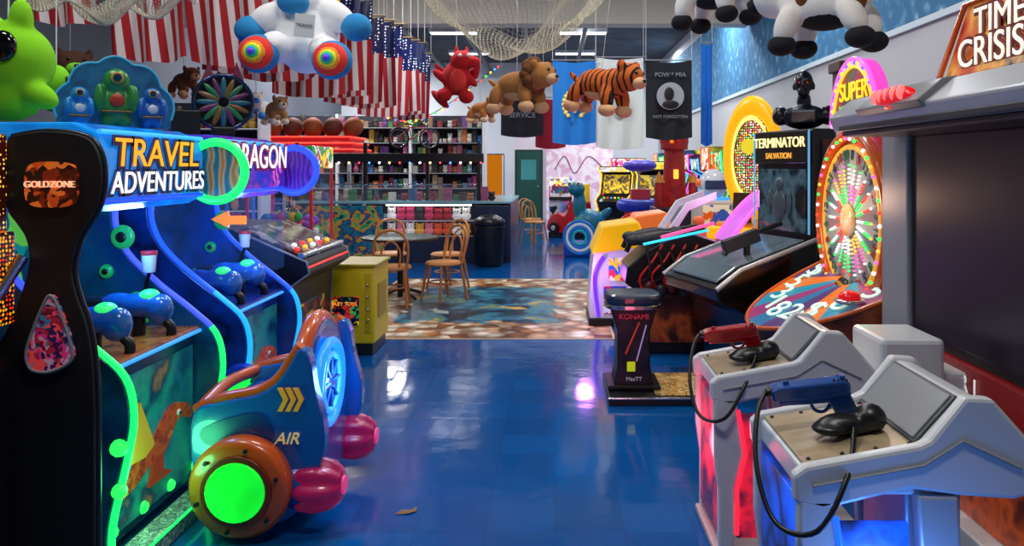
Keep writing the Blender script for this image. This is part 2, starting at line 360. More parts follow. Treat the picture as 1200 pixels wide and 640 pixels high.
a.blob('body',[((0,0,0),(.2,.17,.19)),((.0,0,-.16),(.15,.13,.12)),((.15,-.04,-.15),(.12,.06,.06),(0,.5,0)),((-.15,-.04,-.15),(.12,.06,.06),(0,-.5,0)),((.08,-.03,.19),(.05,.05,.1)),((-.08,-.03,.19),(.05,.05,.1))],fur('#7fd010'),.015)
for k in(-1,1): a.ball('eye_%d'%k,(.08*k,-.15,.05),(.06,.04,.07),M('#0a0a0a',.1)); a.ball('glint_%d'%k,(.08*k-.02,-.19,.08),.014,WHT)
a.tube('smile',[(-.06,-.165,-.06),(0,-.175,-.09),(.06,-.165,-.06)],.008,BLK)
a.tube('hanging_cord',[(0,0,.2),(0,0,3.0)],.004,WHT,sm=False)
a=A('green_bat_plush',pt(66,96,3.6),rel=True)
a.prism('wings',[(-.2,.14),(-.05,.03),(0,.07),(.05,.03),(.2,-.12),(.06,-.06),(0,-.1),(-.06,-.04)],'xz',-.02,.02,BLK); a.ball('body',(0,0,0),(.06,.06,.08),fur('#7fd21a')); a.tube('hanging_cord',[(0,0,.05),(0,0,3.0)],.003,WHT,sm=False)
plush('hanging_bear_plush',pt(82,92,5.0),-.9,.6,'#4a2c1c','#7fd83a')
plush('hanging_monkey_plush',pt(322,128,7.2),-.9,.42,'#b98a5a','#efe4d0')
plush('hanging_bear_plush.001',pt(250,100,7.2),-.5,.42,'#8a3a22','#d88a5a')
plush('hanging_bear_plush.002',pt(215,95,6.4),-.7,.4,'#6a3a1e','#c8936a')
plush('hanging_monkey_plush.001',pt(300,122,6.4),-1.2,.34,'#e8e0d0','#3a8ad8')

# ---------- flags ----------
def cloth(a,name,x0,z1,w,h,y,fn,mats,nx=39,nz=20,amp=.03,ph=0,skew=0):
    v=[];f=[];mi=[]
    for j in range(nz+1):
        for i in range(nx+1):
            u=i/nx;t=j/nz
            x=x0+w*u+skew*t; z=z1-h*t-.04*math.sin(u*pi); yy=y+amp*(.3+t)*math.sin(u*14+ph+t*2)
            v.append((x,yy,z))
    for j in range(nz):
        for i in range(nx):
            q=j*(nx+1)+i; f.append((q,q+1,q+nx+2,q+nx+1)); mi.append(fn((i+.5)/nx,(j+.5)/nz))
    return a.mesh(name,v,f,mats,True,mi)
RED=M('#a01420',.85,0,.04);WF=M('#cfc9c6',.85,0,.04);STAR=DOTS(['#ffffff','#ffffff'],'#16225a',26,.5,.26)
def usf(u,t):
    if t<.42 and u>.46: return 2
    return int(u*13)%2
def usflag(loc,w,h,ph,skew=0,rz=0):
    a=A('hanging_striped_star_flag',loc,rz,rel=True)
    cloth(a,'cloth',-w/2,0,w,h,0,usf,[RED,WF,STAR],ph=ph,skew=skew,nz=24,amp=.045)
    a.tube('pole',[(-w/2-.03,0,.01),(w/2+.03,0,.01)],.01,M('#9a7a4a'),sm=False)
    a.tube('cord_1',[(-w/2,0,0),(-w/2,0,4.95-loc[2])],.003,WHT,sm=False); a.tube('cord_2',[(w/2,0,0),(w/2,0,4.95-loc[2])],.003,WHT,sm=False)
for i in range(13): usflag((-2.42+.012*i,6.0+i*.5,3.36+.045*(i%3)),.68,1.0+.05*(i%2),i,.04*math.sin(i*2),.1)
for i,(px,pb,Y,w) in enumerate([(55,22,4.7,.42),(160,66,5.0,.46),(252,72,5.3,.5)]):
    X=(px-650)*Y/900; zb=1.6-(pb-195)*Y/900; usflag((X,Y,zb+1.0),w,1.0,i*2,.1,.1)
def flag(name,x0,x1,z0,z1,Y,base,ph=0):
    a=A(name,((x0+x1)/2,Y,z1)); w=x1-x0
    cloth(a,'cloth',x0,z1,w,z1-z0,Y,lambda u,t:0,[M(base,.85,0,.06)],ph=ph,amp=.025)
    a.tube('pole',[(x0-.02,Y,z1),(x1+.02,Y,z1)],.01,GRY,sm=False)
    a.tube('cord_1',[(x0,Y,z1),(x0,Y,4.98)],.003,WHT,sm=False); a.tube('cord_2',[(x1,Y,z1),(x1,Y,4.98)],.003,WHT,sm=False)
    return a
a=flag('blue_state_flag',-.03,.6,1.95,3.15,11.2,'#1a78cc')
a.balls('gold_laurel',[((.29+.16*math.cos(t),11.14,2.5+.2*math.sin(t)),(.03,.01,.03),0) for t in [pi*.1+k*pi*2*.8/16-pi*.4 for k in range(17)]],[M('#e8cf5a',.6,0,.2)])
a.ball('pine_emblem',(.29,11.15,2.5),(.05,.012,.13),M('#d9d49a',.6)); 
a=flag('white_flag',.6,1.3,1.88,3.2,11.25,'#d4ddd8',ph=2); a.ball('emblem',(.95,11.2,2.5),(.14,.012,.2),M('#b4c4ba',.8))
a=flag('black_memorial_flag',1.33,2.0,2.02,3.15,11.2,'#10141c',ph=1)
a.cyl('emblem_disc',(1.68,11.15,2.62),.2,.012,M('#9aa0a6',.6),'y'); a.ball('head_silhouette',(1.66,11.13,2.65),(.07,.01,.1),BLK); a.ball('shoulders',(1.68,11.13,2.5),(.12,.01,.06),BLK)
a.text('top_text','POW * MIA',(1.68,11.15,2.93),.09,M('#888c90'),FNY); a.text('lower_text','NOT FORGOTTEN',(1.68,11.15,2.32),.06,M('#888c90'),FNY)
a=flag('black_flag',-.95,-.2,2.15,2.85,13.6,'#1a1c22',ph=3); a.text('lettering','SERVICE',(-.57,13.54,2.5),.13,M('#8a8d92'),FNY)
flag('red_flag',-.35,.2,1.95,2.85,13.9,'#b0203a',ph=1)
a=flag('blue_vertical_banner',2.25,2.42,1.95,3.5,11.8,'#1a6fd0')
def net(name,loc,w,d,sag,tilt,seed=0):
    a=A(name,loc,rel=True); n=44;v=[];f=[]
    for j in range(n+1):
        for i in range(n+1):
            u=i/n*2-1;t=j/n*2-1
            v.append((u*w/2+.03*math.sin(7*t+u*3),t*d/2,tilt*u-sag*(1-u*u)*(1-.5*t*t)+.05*math.sin(9*u+5*t+seed)))
    for j in range(n):
        for i in range(n): q=j*(n+1)+i; f.append((q,q+1,q+n+2,q+n+1))
    o=a.mesh('mesh_netting',v,f,M('#c8c2a8',.9)); m=o.modifiers.new('w','WIREFRAME'); m.thickness=.004; m.use_replace=True
    for k,(x,y) in enumerate([(-1,-1),(1,-1),(-1,1),(1,1)]): a.tube('cord_%d'%k,[(x*w/2,y*d/2,tilt*x-.0),(x*w/2*1.1,y*d/2,4.95-loc[2])],.004,WHT,sm=False)
net('fishing_net',(-.35,7.4,3.45),1.9,2.2,.78,.1)
net('fishing_net.001',(-2.5,4.0,2.62),1.0,.6,.22,-.1,2)
for i,(x,y) in enumerate([(.7,19),(-2.5,19),(.7,14.6),(.6,6.5),(-2.4,2.5),(.4,1.2),(-3.0,9.5),(.6,22.5),(-2.5,22.5)]):
    z=4.95 
    a=A('fluorescent_ceiling_light',(x,y,z),rel=True); a.bx('housing',-.6,.6,-.16,.16,-.05,.045,WHT); a.bx('tube_left',-.56,.56,-.1,-.04,-.075,-.05,M('#ffffff',.5,0,7)); a.bx('tube_right',-.56,.56,.04,.1,-.075,-.05,M('#ffffff',.5,0,7))
for i in range(4):
    a=A('ceiling_pipe',(-3.5+i*1.4,19,4.7)); X=-3.5+i*1.4; a.tube('pipe',[(X,13.4,4.75),(X,25,4.75)],.06,M('#55585c',.5),sm=False)
    for k in range(3): a.bx('bracket_%d'%k,X-.02,X+.02,15+k*3,15.05+k*3,4.75,5,GRY)

# ---------- left machines ----------
a=A('token_prize_arcade_machine',(-2.35,2.6,0))
out=tr(2.9,[(18,160),(60,154),(105,160),(122,180),(126,212),(120,242),(102,272),(93,298),(91,322),(98,350),(108,378),(115,420),(118,480),(118,692),(-60,692),(-60,425),(0,405),(22,370),(38,325),(42,300),(38,278),(28,262),(18,248),(12,225),(11,185)])
po=crom(out[:13],4,False)+out[13:15]+crom(out[15:],4,False)
a.prism('side_panel',po,'xz',2.86,2.91,M('#0d0d11',.6))
a.tube('panel_edge_trim',[(x,2.885,z) for x,z in crom(out[:14],4,False)],.011,M('#3c3f47',.3,.8),sm=False)
cx,cz=pt(68,216,2.885)[0],pt(68,216,2.885)[2]
def sup(rx,rz,cx=0,cz=0,n=32,e=.55):
    o=[]
    for k in range(n):
        t=2*pi*k/n; c_,s_=math.cos(t),math.sin(t); o.append((cx+rx*math.copysign(abs(c_)**e,c_),cz+rz*math.copysign(abs(s_)**e,s_)))
    return o
a.prism('orange_window',sup(.097,.085,cx,cz),'xz',2.84,2.86,ART(['#7a2410','#c8481a','#4a140c','#e8702a','#2a100c'],22,4,.55,'v'),0)
a.text('window_lettering','GOLDZONE',(cx,2.835,cz),.034,M('#ffb38a',.4,0,1.2),FNY)
td=crom(tr(2.885,[(68,344),(79,362),(92,402),(91,420),(68,432),(47,430),(40,416),(43,398),(57,362)]),5)
a.prism('teardrop_window',td,'xz',2.84,2.86,ART(['#5a1030','#c8307a','#3a6a8a','#a0203a','#b08aa0','#2a1a4a','#e84a4a'],28,1,.4,'v'),0)
a.tube('teardrop_rim',[(x,2.84,z) for x,z in td],.006,GRY,True,False)
a.bx('marquee_display',-2.75,-2.03,2.3,2.85,1.36,1.72,DOTS(['#ffb01a','#ff5a1a','#ffd84a'],'#5a1c0a',60,1.2,.4))
a.bx('rear_body',-2.8,-2.3,2.3,2.85,0,1.75,BLK); a.bx('playfield',-2.3,-2.08,2.3,2.85,.9,1.0,ART(['#2a2c36','#d85a1a','#11131a'],20,2,.3,'v'))
a.bx('lower_body',-2.35,-2.0,2.3,2.85,0,.9,BLK)
a.tube('chrome_rail',[(-1.96,2.83,1.27),(-2.02,2.77,1.12),(-2.08,2.68,.92)],.022,CHR); a.bx('orange_inlay',-2.3,-2.0,2.35,2.85,1.02,1.36,DOTS(['#ffb01a','#ff3a1a'],'#3a1408',60,1.0,.36))

PROF=[(-1.75,.02),(-1.75,.18),(-1.69,.45),(-1.665,.62),(-1.70,.77),(-1.82,.885),(-1.99,1.02),(-2.14,1.17),(-2.2,1.31),(-2.2,1.42)]
def water_machine(name,y0,txt,cfront,cmarq,teal,ledA,ledB,deck):
    a=A(name,(-2.25,y0+.4,0)); y1=y0+.85
    pr=crom(PROF,4,False)
    poly=pr+[(-2.75,1.42),(-2.75,.02)]
    a.prism('side_panel_near',poly,'xz',y0,y0+.04,teal); a.prism('side_panel_far',poly,'xz',y1-.04,y1,teal)
    a.tube('led_edge_near_lower',[(x+.012,y0+.02,z) for x,z in pr[:22]],.014,M(ledA,.4,0,2.4),sm=False)
    a.tube('led_edge_near_upper',[(x+.012,y0+.02,z) for x,z in pr[21:]],.014,M(ledB,.4,0,2.2),sm=False)
    a.tube('led_edge_far_lower',[(x+.012,y1-.02,z) for x,z in pr[:18]],.014,M(ledA,.4,0,2.4),sm=False)
    a.tube('led_edge_far_upper',[(x+.012,y1-.02,z) for x,z in pr[17:]],.014,M(ledB,.4,0,2.2),sm=False)
    a.bx('base_cabinet',-2.75,-1.79,y0+.04,y1-.04,.06,.78,cfront)
    a.bx('control_deck',-2.5,-1.76,y0+.04,y1-.04,.78,.81,deck)
    a.tube('deck_neon',[(-1.755,y0+.05,.79),(-1.755,y1-.05,.79)],.009,M('#2a8aff',.4,0,2.2),sm=False)
    a.bx('backdrop',-2.7,-2.6,y0+.04,y1-.04,.8,1.42,ART(['#0c5a6a','#1a9a8a','#0a2a4a','#7ad84a','#0e3a5a'],7,3,.5,'v'))
    ym=(y0+y1)/2; X0,X1=-1.792,-1.775
    a.prism('art_panel_frame',[(y0+.06,.1),(y1-.06,.1),(y1-.06,.72),(y0+.06,.72)],'yz',-1.792,-1.786,ART(['#0a2f55','#156a86','#1f8a86','#0f2a5a','#c88a3a'],3.5,7,.25,'n',.3,False),0)
    Zs=lambda L:[(p,.22+(q-.12)*.5) for p,q in L]
    a.prism('art_dragon_body',crom(Zs([(ym-.34,.14),(ym-.18,.16),(ym-.05,.26),(ym+.08,.29),(ym+.2,.5),(ym+.32,.44),(ym+.3,.58),(ym+.14,.66),(ym+.0,.5),(ym-.12,.42),(ym-.24,.26)]),4),'yz',X0,X1,ART(['#a81a14','#c8481a','#8a1414','#e0782a'],14,2,.3,'n',.4,False),0)
    a.prism('art_dragon_wing',Zs([(ym-.02,.42),(ym-.14,.86),(ym-.2,.6),(ym-.3,.66),(ym-.3,.48),(ym-.36,.4),(ym-.1,.36)]),'yz',X0,X1+.004,M('#c8882a',.4,0,.3),0)
    a.prism('art_dragon_leg',Zs([(ym-.02,.3),(ym+.06,.28),(ym+.06,.14),(ym+.14,.06),(ym-.06,.06)]),'yz',X0,X1+.002,M('#a82a14',.4,0,.3),0)
    a.balls('art_dragon_eyes',[((X1,ym+.2,.44),(.01,.02,.015),0),((X1+.005,ym+.2,.44),(.01,.01,.008),1)],[WHT,BLK])
    a.balls('green_lamps',[((-1.79,y0+.1+.7*k/3,.12),.028,0) for k in range(4)]+[((-1.7,y0+.0,.5),.035,0),((-1.7,y0,.33),.03,0)],[M('#2aff5a',.3,0,2)])
    for i,(x,z,r) in enumerate([(-2.02,1.25,.06),(-2.18,.9,.05),(-1.92,.86,.04),(-2.1,1.08,.035),(-1.95,.93,.05)]):
        a.ball('monster_eye_%d'%i,(x-.12,y1-.045,z),(r,.02,r),M('#1a9a50',.3,0,.6)); a.ball('monster_pupil_%d'%i,(x-.12,y1-.062,z),(r*.45,.01,r*.45),BLK)
    mp=[(-1.75,1.45),(-1.735,1.52),(-1.735,1.66),(-1.76,1.735),(-1.85,1.77),(-2.5,1.77),(-2.5,1.42),(-1.8,1.42)]
    a.prism('marquee_box',mp,'xz',y0-.06,y1-.06,cmarq,.01)
    a.tube('marquee_trim_top',[(-1.745,y0-.06,1.735),(-1.745,y1-.06,1.735)],.01,M('#3ab0f0',.3,0,1.1),sm=False)
    a.tube('marquee_trim_bottom',[(-1.745,y0-.06,1.46),(-1.745,y1-.06,1.46)],.012,M('#1a4aff',.3,0,1.4),sm=False)
    yc=(y0+y1)/2-.06
    t1,t2=txt
    a.text('title_shadow_1',t1,(-1.732,yc,1.648),.165 if t2 else .2,M('#0a1a6a' if t2 else '#a81a3a',.4),FPX,.002,sx=1.25 if t2 else 1,off=.014,shear=.1); a.text('title_1',t1,(-1.727,yc,1.65),.165 if t2 else .2,M('#ffa81a' if t2 else '#f0f4ff',.4,0,1.2),FPX,.002,sx=1.25 if t2 else 1,shear=.1)
    if t2:
        a.text('title_shadow_2',t2,(-1.732,yc+.02,1.528),.125,M('#0a1a6a',.4),FPX,.002,sx=1.02,off=.012,shear=.1); a.text('title_2',t2,(-1.727,yc+.02,1.53),.125,M('#ffffff',.4,0,1.2),FPX,.002,sx=1.02,shear=.1)
    else:
        a.ball('marquee_orb',(-1.745,y1-.2,1.57),(.02,.1,.1),ART(['#5a2aa0','#c83ac8','#f07ae0'],9,1,.6,'w'))
    a.ring('ring_led',(-1.69,y1-.02,1.575),.145,.022,M(ledA if t2 else '#2a4aff',.4,0,2.4),'y'); a.cyl('ring_disc',(-1.69,y1,1.575),.14,.05,ART(['#8a6a4a','#b8946a','#2a7a8a','#1a5a7a'] if t2 else ['#3a1a8a','#8a2ac8','#1a2a8a'],5,1,.3,'w',.3,False),'y')
    a.bx('marquee_post',-2.7,-2.45,y0,y1,1.4,1.45,BLK)
    for i,(yy) in enumerate((y0+.25,y0+.6)):
        BL=M('#1d66b4',.25,0,0,.6)
        a.cyl('blaster_post_%d'%i,(-1.95,yy,.86),.03,.12,BLK)
        a.blob('blaster_body_%d'%i,[((-1.93,yy,.95),(.12,.06,.06)),((-2.04,yy,.96),(.09,.045,.05)),((-1.85,yy,.93),(.06,.06,.075))],BL,.01)
        a.cyl('blaster_nozzle_%d'%i,(-2.15,yy,.965),.025,.12,DGR,'x'); a.ball('blaster_dome_%d'%i,(-1.9,yy,.995),(.045,.045,.03),M('#3aff7a',.2,0,.9)); a.tube('blaster_grip_%d'%i,[(-1.86,yy,.9),(-1.8,yy,.85),(-1.8,yy,.8)],.022,BLK)
    a.cyl('cup_topper',(-1.97,y1-.12,1.13),.028,.09,M('#d8d8e0',.3),r2=.035); a.cyl('cup_lid',(-1.97,y1-.12,1.18),.037,.02,M('#e0303a')); a.tube('cup_arm',[(-1.97,y1-.12,1.08),(-2.02,y1-.06,1.0)],.01,BLK,sm=False)
    return a
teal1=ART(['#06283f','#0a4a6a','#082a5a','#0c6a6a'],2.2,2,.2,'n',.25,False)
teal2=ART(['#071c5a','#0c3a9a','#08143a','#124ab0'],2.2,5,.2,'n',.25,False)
water_machine('water_blaster_arcade_machine',3.0,('TRAVEL','ADVENTURES'),ART(['#0a2a4a','#0f4a7a'],3,4,.15,'n',.25,False),ART(['#0646b0','#1488e0','#0a34a0'],3,1,.8,'n',.2,False),teal1,'#1aff6a','#3a50ff',ART(['#8a4a1a','#b06a2a','#6a3416'],12,1,.05,'n',.25,False))
a=water_machine('water_blaster_arcade_machine.001',4.15,('DRAGON',''),ART(['#0a1a5a','#1240a0'],5,4,.2,'n',.2,False),ART(['#2a1a8a','#7a2ab0','#1a3ac0','#b02a90'],5,6,.7,'n',.2,False),teal2,'#1a9ae8','#1a50ff',M('#162c70',.3))
a.ring('green_dome_rim',(-1.67,4.12,.42),.1,.025,M('#1a3ac0',.2,0,.2),'y'); a.cyl('green_dome_lens',(-1.67,4.11,.42),.09,.03,M('#1aff4a',.3,0,2.0),'y')
a.bx('glass_case',-2.3,-1.74,4.2,4.95,.95,1.40,GLASS('#7ab8ff',.06)); a.prism('orange_arrow',[(0,0),(.1,.05),(.1,.02),(.2,.02),(.2,-.03),(.1,-.03),(.1,-.05)],'xz',0,.02,M('#ff8a1a',.4,0,1.2)).location=(-1.95,4.35,1.3)
a=A('mascot_topper_sign',(-2.0,3.5,1.775),rz=.6,rel=True,sc=.84)
bd=[]
for k in range(60):
    t=pi*k/59; r=1+.09*abs(math.sin(t*5)); bd.append((.27*r*math.cos(t),.27*r*math.sin(t)*1.15+.05))
a.prism('back_board',[(.27,0)]+bd+[(-.27,0)],'xz',0,.02,[ART(['#0f3a6a','#1a608a','#0a2450'],6,2,.25,'n',.4,False),M('#2a80a8',.4,0,.3)],0)
a.tube('board_outline',[(x,0,z) for x,z in bd],.006,M('#2a88b0',.4,0,.5),sm=False)
for i,(x,s_,c) in enumerate([(-.17,.8,'#1f7ac0'),(0,1.2,'#2a7a3c'),(.17,.85,'#1f5aa8')]):
    a.blob('mascot_body_%d'%i,[((x,-.04,.1*s_),(.06*s_,.04,.08*s_)),((x-.065*s_,-.05,.13*s_),(.025*s_,.03,.065*s_)),((x+.065*s_,-.05,.13*s_),(.025*s_,.03,.065*s_)),((x,-.04,.21*s_),(.055*s_,.045,.055*s_)),((x-.03*s_,-.04,.04),(.03*s_,.03,.04)),((x+.03*s_,-.04,.04),(.03*s_,.03,.04))],M(c,.3,0,.06),.007)
    a.cyl('goggle_%d'%i,(x,-.085,.22*s_),.026*s_,.02,M('#c89a3a',.3),'y'); a.cyl('goggle_lens_%d'%i,(x,-.1,.22*s_),.017*s_,.01,M('#0c3a5a',.1),'y'); a.ball('badge_%d'%i,(x,-.08,.12*s_),(.03*s_,.01,.03*s_),M('#a8301a' if i==1 else '#b8c0d0',.4)); a.box('belt_%d'%i,(x,-.045,.07*s_),(.12*s_,.085,.012),M('#6a4a1a',.4)); a.ball('backpack_%d'%i,(x,.0,.14*s_),(.05*s_,.02,.05*s_),M('#5a6068',.4))
a=A('disc_topper_ornament',(-1.9,4.4,1.775),rz=.5,rel=True)
a.cyl('disc',(0,0,.19),.16,.05,BLKG,'y'); 
for k in range(16):
    t=2*pi*k/16; a.ball('petal_%d'%k,(.085*math.cos(t),-.03,.19+.085*math.sin(t)),(.06,.01,.016),M(['#1f5a6a','#5a2a50','#1f6a44','#6a502a'][k%4],.3,0,.1),rot=(0,-t,0))
a.ring('disc_rim',(0,-.02,.19),.155,.012,M('#3a4a6a',.2,.8),'y'); a.box('stand',(0,0,.025),(.12,.08,.05),BLK); a.box('speaker_block',(-.2,.03,.07),(.16,.14,.14),BLK)
for k in(-1,1): a.prism('ear_%d'%k,[(k*.05,.33),(k*.07,.43),(k*.12,.3)],'xz',-.01,.01,M('#7a2a4a',.4))

# ride cart
a=A('ride_on_spaceship_cart',(-1.3,3.7,0))
BLU=M('#0f5cb0',.22,0,.03,.8); O=ORG()
side=tr(3.35,[(228,484),(262,470),(300,462),(325,448),(342,424),(352,408),(364,418),(370,455),(380,492),(380,530),(364,575),(340,606),(290,618),(245,600),(228,550)])
sp_=crom(side,4)
for i,(y0,y1) in enumerate(((3.33,3.41),(3.97,4.05))):
    a.prism('side_shell_%d'%i,sp_,'xz',y0,y1,BLU,.02)
    a.tube('orange_rim_%d'%i,[(x,(y0+y1)/2,z+.005) for x,z in crom(side[:6],4,False)],.03,O,sm=False)
a.bx('floor_pan',-1.5,-1.15,3.4,3.98,.1,.3,BLU,.02); a.bx('seat_cushion',-1.42,-1.17,3.42,3.96,.3,.42,M('#14345a',.5),.03)
a.bx('front_shell',-1.56,-1.48,3.4,3.98,.1,.5,BLU,.03); a.tube('front_rim',[(-1.55,3.37,.54),(-1.57,3.69,.56),(-1.55,4.01,.54)],.03,O)
bk=[(3.69+.29*math.cos(2*pi*k/40),.56+.31*math.sin(2*pi*k/40)) for k in range(40)]
a.prism('seat_back',bk,'yz',-1.19,-1.09,BLU,.03); a.tube('seat_back_rim',[(-1.14,y,z) for y,z in bk],.04,O,True,False)
a.ring('blue_neon_ring',(-1.065,3.64,.58),.185,.024,M('#1a80ff',.3,0,2.2),'x'); a.ring('inner_ring',(-1.06,3.64,.58),.13,.014,M('#3aa0f0',.3,0,1.0),'x'); a.cyl('ring_hub',(-1.075,3.64,.58),.12,.03,M('#0a2a5a',.2,0,.1),'x')
for k in range(8): t=2*pi*k/8; a.tube('ring_spoke_%d'%k,[(-1.055,3.64+.04*math.cos(t),.58+.04*math.sin(t)),(-1.055,3.64+.12*math.cos(t),.58+.12*math.sin(t))],.006,M('#2a70c0',.3),sm=False)
a.bx('rear_block',-1.17,-1.07,3.4,3.98,.1,.42,BLU,.03)
for i,yy in enumerate((3.38,3.99)):
    a.lathe('jet_cone_%d'%i,[(.07,-.1),(.105,-.07),(.115,0),(.1,.06),(.07,.1),(.05,.11)],(-1.04,yy,.2),M('#a01250',.35,0,.25,.3),'x',48,.1); a.cyl('jet_collar_%d'%i,(-1.12,yy,.2),.1,.06,M('#1a4aa0',.3),'x')
    a.cyl('jet_core_%d'%i,(-.93,yy,.2),.04,.02,M('#d03a7a',.3,0,.8),'x')
    wy=3.27 if i==0 else 4.11
    a.lathe('wheel_tyre_%d'%i,[(.12,-.04),(.19,-.05),(.215,-.02),(.215,.03),(.19,.06),(.12,.05)],(-1.336,wy,.235),O,'y',40)
    a.cyl('wheel_hub_%d'%i,(-1.336,wy+(-.03 if i==0 else .03),.235),.15,.06,M('#7a2c0c',.3),'y'); a.cyl('wheel_glow_%d'%i,(-1.336,wy+(-.055 if i==0 else .055),.235),.125,.03,ART(['#10d828','#18f838','#0cc020'],3,1,1.3,'n',.3,False),'y')
    for k in range(6):
        t=2*pi*k/6+.3; a.cyl('wheel_bolt_%d_%d'%(i,k),(-1.336+.175*math.cos(t),wy-.05,.235+.175*math.sin(t)),.01,.02,BLK,'y',seg=8)
for k in range(3):
    x0=pt(328+k*9,0,3.35)[0]; a.prism('chevron_%d'%k,[(x0,.54),(x0+.02,.54),(x0+.045,.59),(x0+.02,.64),(x0,.64),(x0+.025,.59)],'xz',3.318,3.33,M('#e8a42a',.4,0,.2),0)
a.text('side_lettering','AIR',(-1.16,3.322,.42),.07,M('#f0d890',.4,0,.3),FNY,.004,shear=.3)
a.prism('side_trim_panel',crom(tr(3.35,[(240,500),(300,482),(322,500),(318,512),(290,500),(250,520)]),4),'xz',3.322,3.33,M('#0a3a80',.3),0)
a=A('diamond_plate_step',(-1.68,3.4,0)); a.bx('plate',-1.74,-1.62,3.05,3.9,0,.07,ART(['#6a7078','#c4c8cc','#8a9098'],40,1,0,'v',.25)); a.tube('green_led',[(-1.62,3.05,.075),(-1.62,3.9,.075)],.006,M('#1aff6a',.3,0,2),sm=False)

a=A('button_arcade_console',(-2.2,5.85,0)); dx=.14
a.prism('body',[(-2.7,0),(-2.0+dx,0),(-1.97+dx,.76),(-1.83+dx,.86),(-1.85+dx,.94),(-2.35+dx,1.16),(-2.7,1.18)],'xz',5.3,6.3,M('#14151c',.35),.01)
a.prism('sloped_glass',[(-1.88+dx,.955),(-2.33+dx,1.155),(-2.33+dx,1.165),(-1.88+dx,.965)],'xz',5.36,6.25,ART(['#11131c','#4a4d58','#20222c','#8a8e9a'],14,1,.12,'v',.1),0)
a.tube('red_led_strip',[(-1.84+dx,5.3,.9),(-1.84+dx,6.3,.9)],.007,M('#ff2a2a',.3,0,2),sm=False); a.tube('chrome_rail',[(-1.89+dx,5.3,.98),(-1.89+dx,6.3,.98)],.018,CHR,sm=False)
a.balls('buttons',[((-1.97+dx-.05*(k%2),5.45+k*.09,1.01+.02*(k%2)),(.022,.022,.018),k%3) for k in range(9)],[M('#ff3a3a',.3,0,1.5),M('#ffffff',.3,0,1),M('#ffb02a',.3,0,1.2)])
a.bx('front_logo_panel',-1.99+dx,-1.965+dx,5.5,6.1,.3,.6,ART(['#1c2a4a','#8a1a2a','#c8b02a','#15151c'],12,2,.2,'v')); a.bx('near_side_logo',-2.2+dx,-2.04+dx,5.285,5.3,.4,.62,ART(['#a08028','#15151c','#3a2a10'],20,2,.15,'v')); a.text('near_side_print','S.E.X' if False else 'SPIN',(-2.12+dx,5.28,.72),.06,M('#c8a83a',.4,0,.3),FNY)
for i in(0,1): a.tube('side_panel_trim_%d'%i,[(-2.0+dx,5.29+i*1.02,.0),(-1.97+dx,5.29+i*1.02,.76),(-1.83+dx,5.29+i*1.02,.86),(-1.85+dx,5.29+i*1.02,.94),(-2.35+dx,5.29+i*1.02,1.16)],.008,GRY,sm=False)
a=A('yellow_ticket_cabinet',(-1.72,6.75,0)); Yl=M('#cdb80f',.4,0,.03)
a.bx('base',-1.96,-1.54,6.5,7.0,0,.1,BLK); a.bx('body',-1.98,-1.52,6.48,7.02,.1,.75,Yl,.015); a.bx('lid',-2.0,-1.5,6.46,7.04,.75,.775,M('#a8950c',.4))
a.bx('picture_panel',-1.93,-1.65,6.468,6.482,.26,.5,ART(['#0a0f3a','#1a1a5a','#e83a2a','#ffd81a','#2ad86a','#0a0f2a','#0a0f2a'],22,3,.3,'v')); a.text('panel_lettering','CRAZY TOYS',(-1.79,6.46,.44),.042,M('#ff9a3a',.4,0,1),FNY)
a.bx('lock_plate',-1.6,-1.55,6.47,6.485,.2,.7,M('#b8a410',.4)); a.balls('locks',[((-1.575,6.465,.3+.1*k),.012,0) for k in range(4)],[CHR]); a.bx('side_slot_panel',-1.522,-1.51,6.6,6.9,.3,.6,M('#a38d10',.4))
def crane(name,x,y,seedc,h=1.8,w=.65,d=.7,rz=0):
    a=A(name,(x,y,0),rz,rel=True); c1,c2=seedc
    a.bx('base_cabinet',-w/2,w/2,-d/2,d/2,0,.8,ART([c1,c2,'#b0b0b8','#101020'],6,2,.15,'v')); a.bx('glass_box',-w/2+.01,w/2-.01,-d/2+.01,d/2-.01,.8,h-.22,GLASS('#bfe0ff',.05))
    for i in(-1,1):
        for j in(-1,1): a.bx('post_%d_%d'%(i,j),i*w/2-.015*i-.015,i*w/2-.015*i+.015,j*d/2-.015*j-.015,j*d/2-.015*j+.015,.8,h-.2,M(c1,.3,0,.4))
    a.bx('marquee',-w/2,w/2,-d/2,d/2,h-.22,h,ART([c1,'#ffffff',c2,'#ffe02a'],14,5,.6,'v')); a.bx('prize_floor',-w/2+.03,w/2-.03,-d/2+.03,d/2-.03,.8,.84,WHT)
    a.balls('prize_pile',[((R.uniform(-w/2+.09,w/2-.09),R.uniform(-d/2+.09,d/2-.09),.9+R.uniform(0,.2)),R.uniform(.04,.06),R.randrange(6)) for k in range(70)],[M(c,.7,0,.08) for c in ['#a82a4a','#2a70b0','#c8a82a','#2a9a3a','#c8c8c8','#7a3ab0']])
    a.cyl('claw_cable',(0,0,h-.4),.008,.35,CHR); a.cyl('claw_hub',(0,0,h-.58),.05,.07,CHR)
    for k in range(3):
        t=2*pi*k/3; a.tube('claw_%d'%k,[(0,0,h-.6),(.08*math.cos(t),.08*math.sin(t),h-.66),(.03*math.cos(t),.03*math.sin(t),h-.76)],.008,CHR)
    a.bx('control_shelf',-w/2-.0,w/2,-d/2-.1,-d/2,.72,.8,BLK); a.ball('joystick',(0,-d/2-.05,.87),.03,M('#ff2a2a',.3)); a.cyl('stick',(0,-d/2-.05,.83),.008,.08,CHR)
crane('claw_crane_machine',-2.66,7.75,('#a82030','#1a9a4a'))
crane('claw_crane_machine.001',-3.5,7.8,('#2a6ad8','#f0a02a'),1.75)
a=A('prize_booth_canopy',(-4.2,14.0,0))
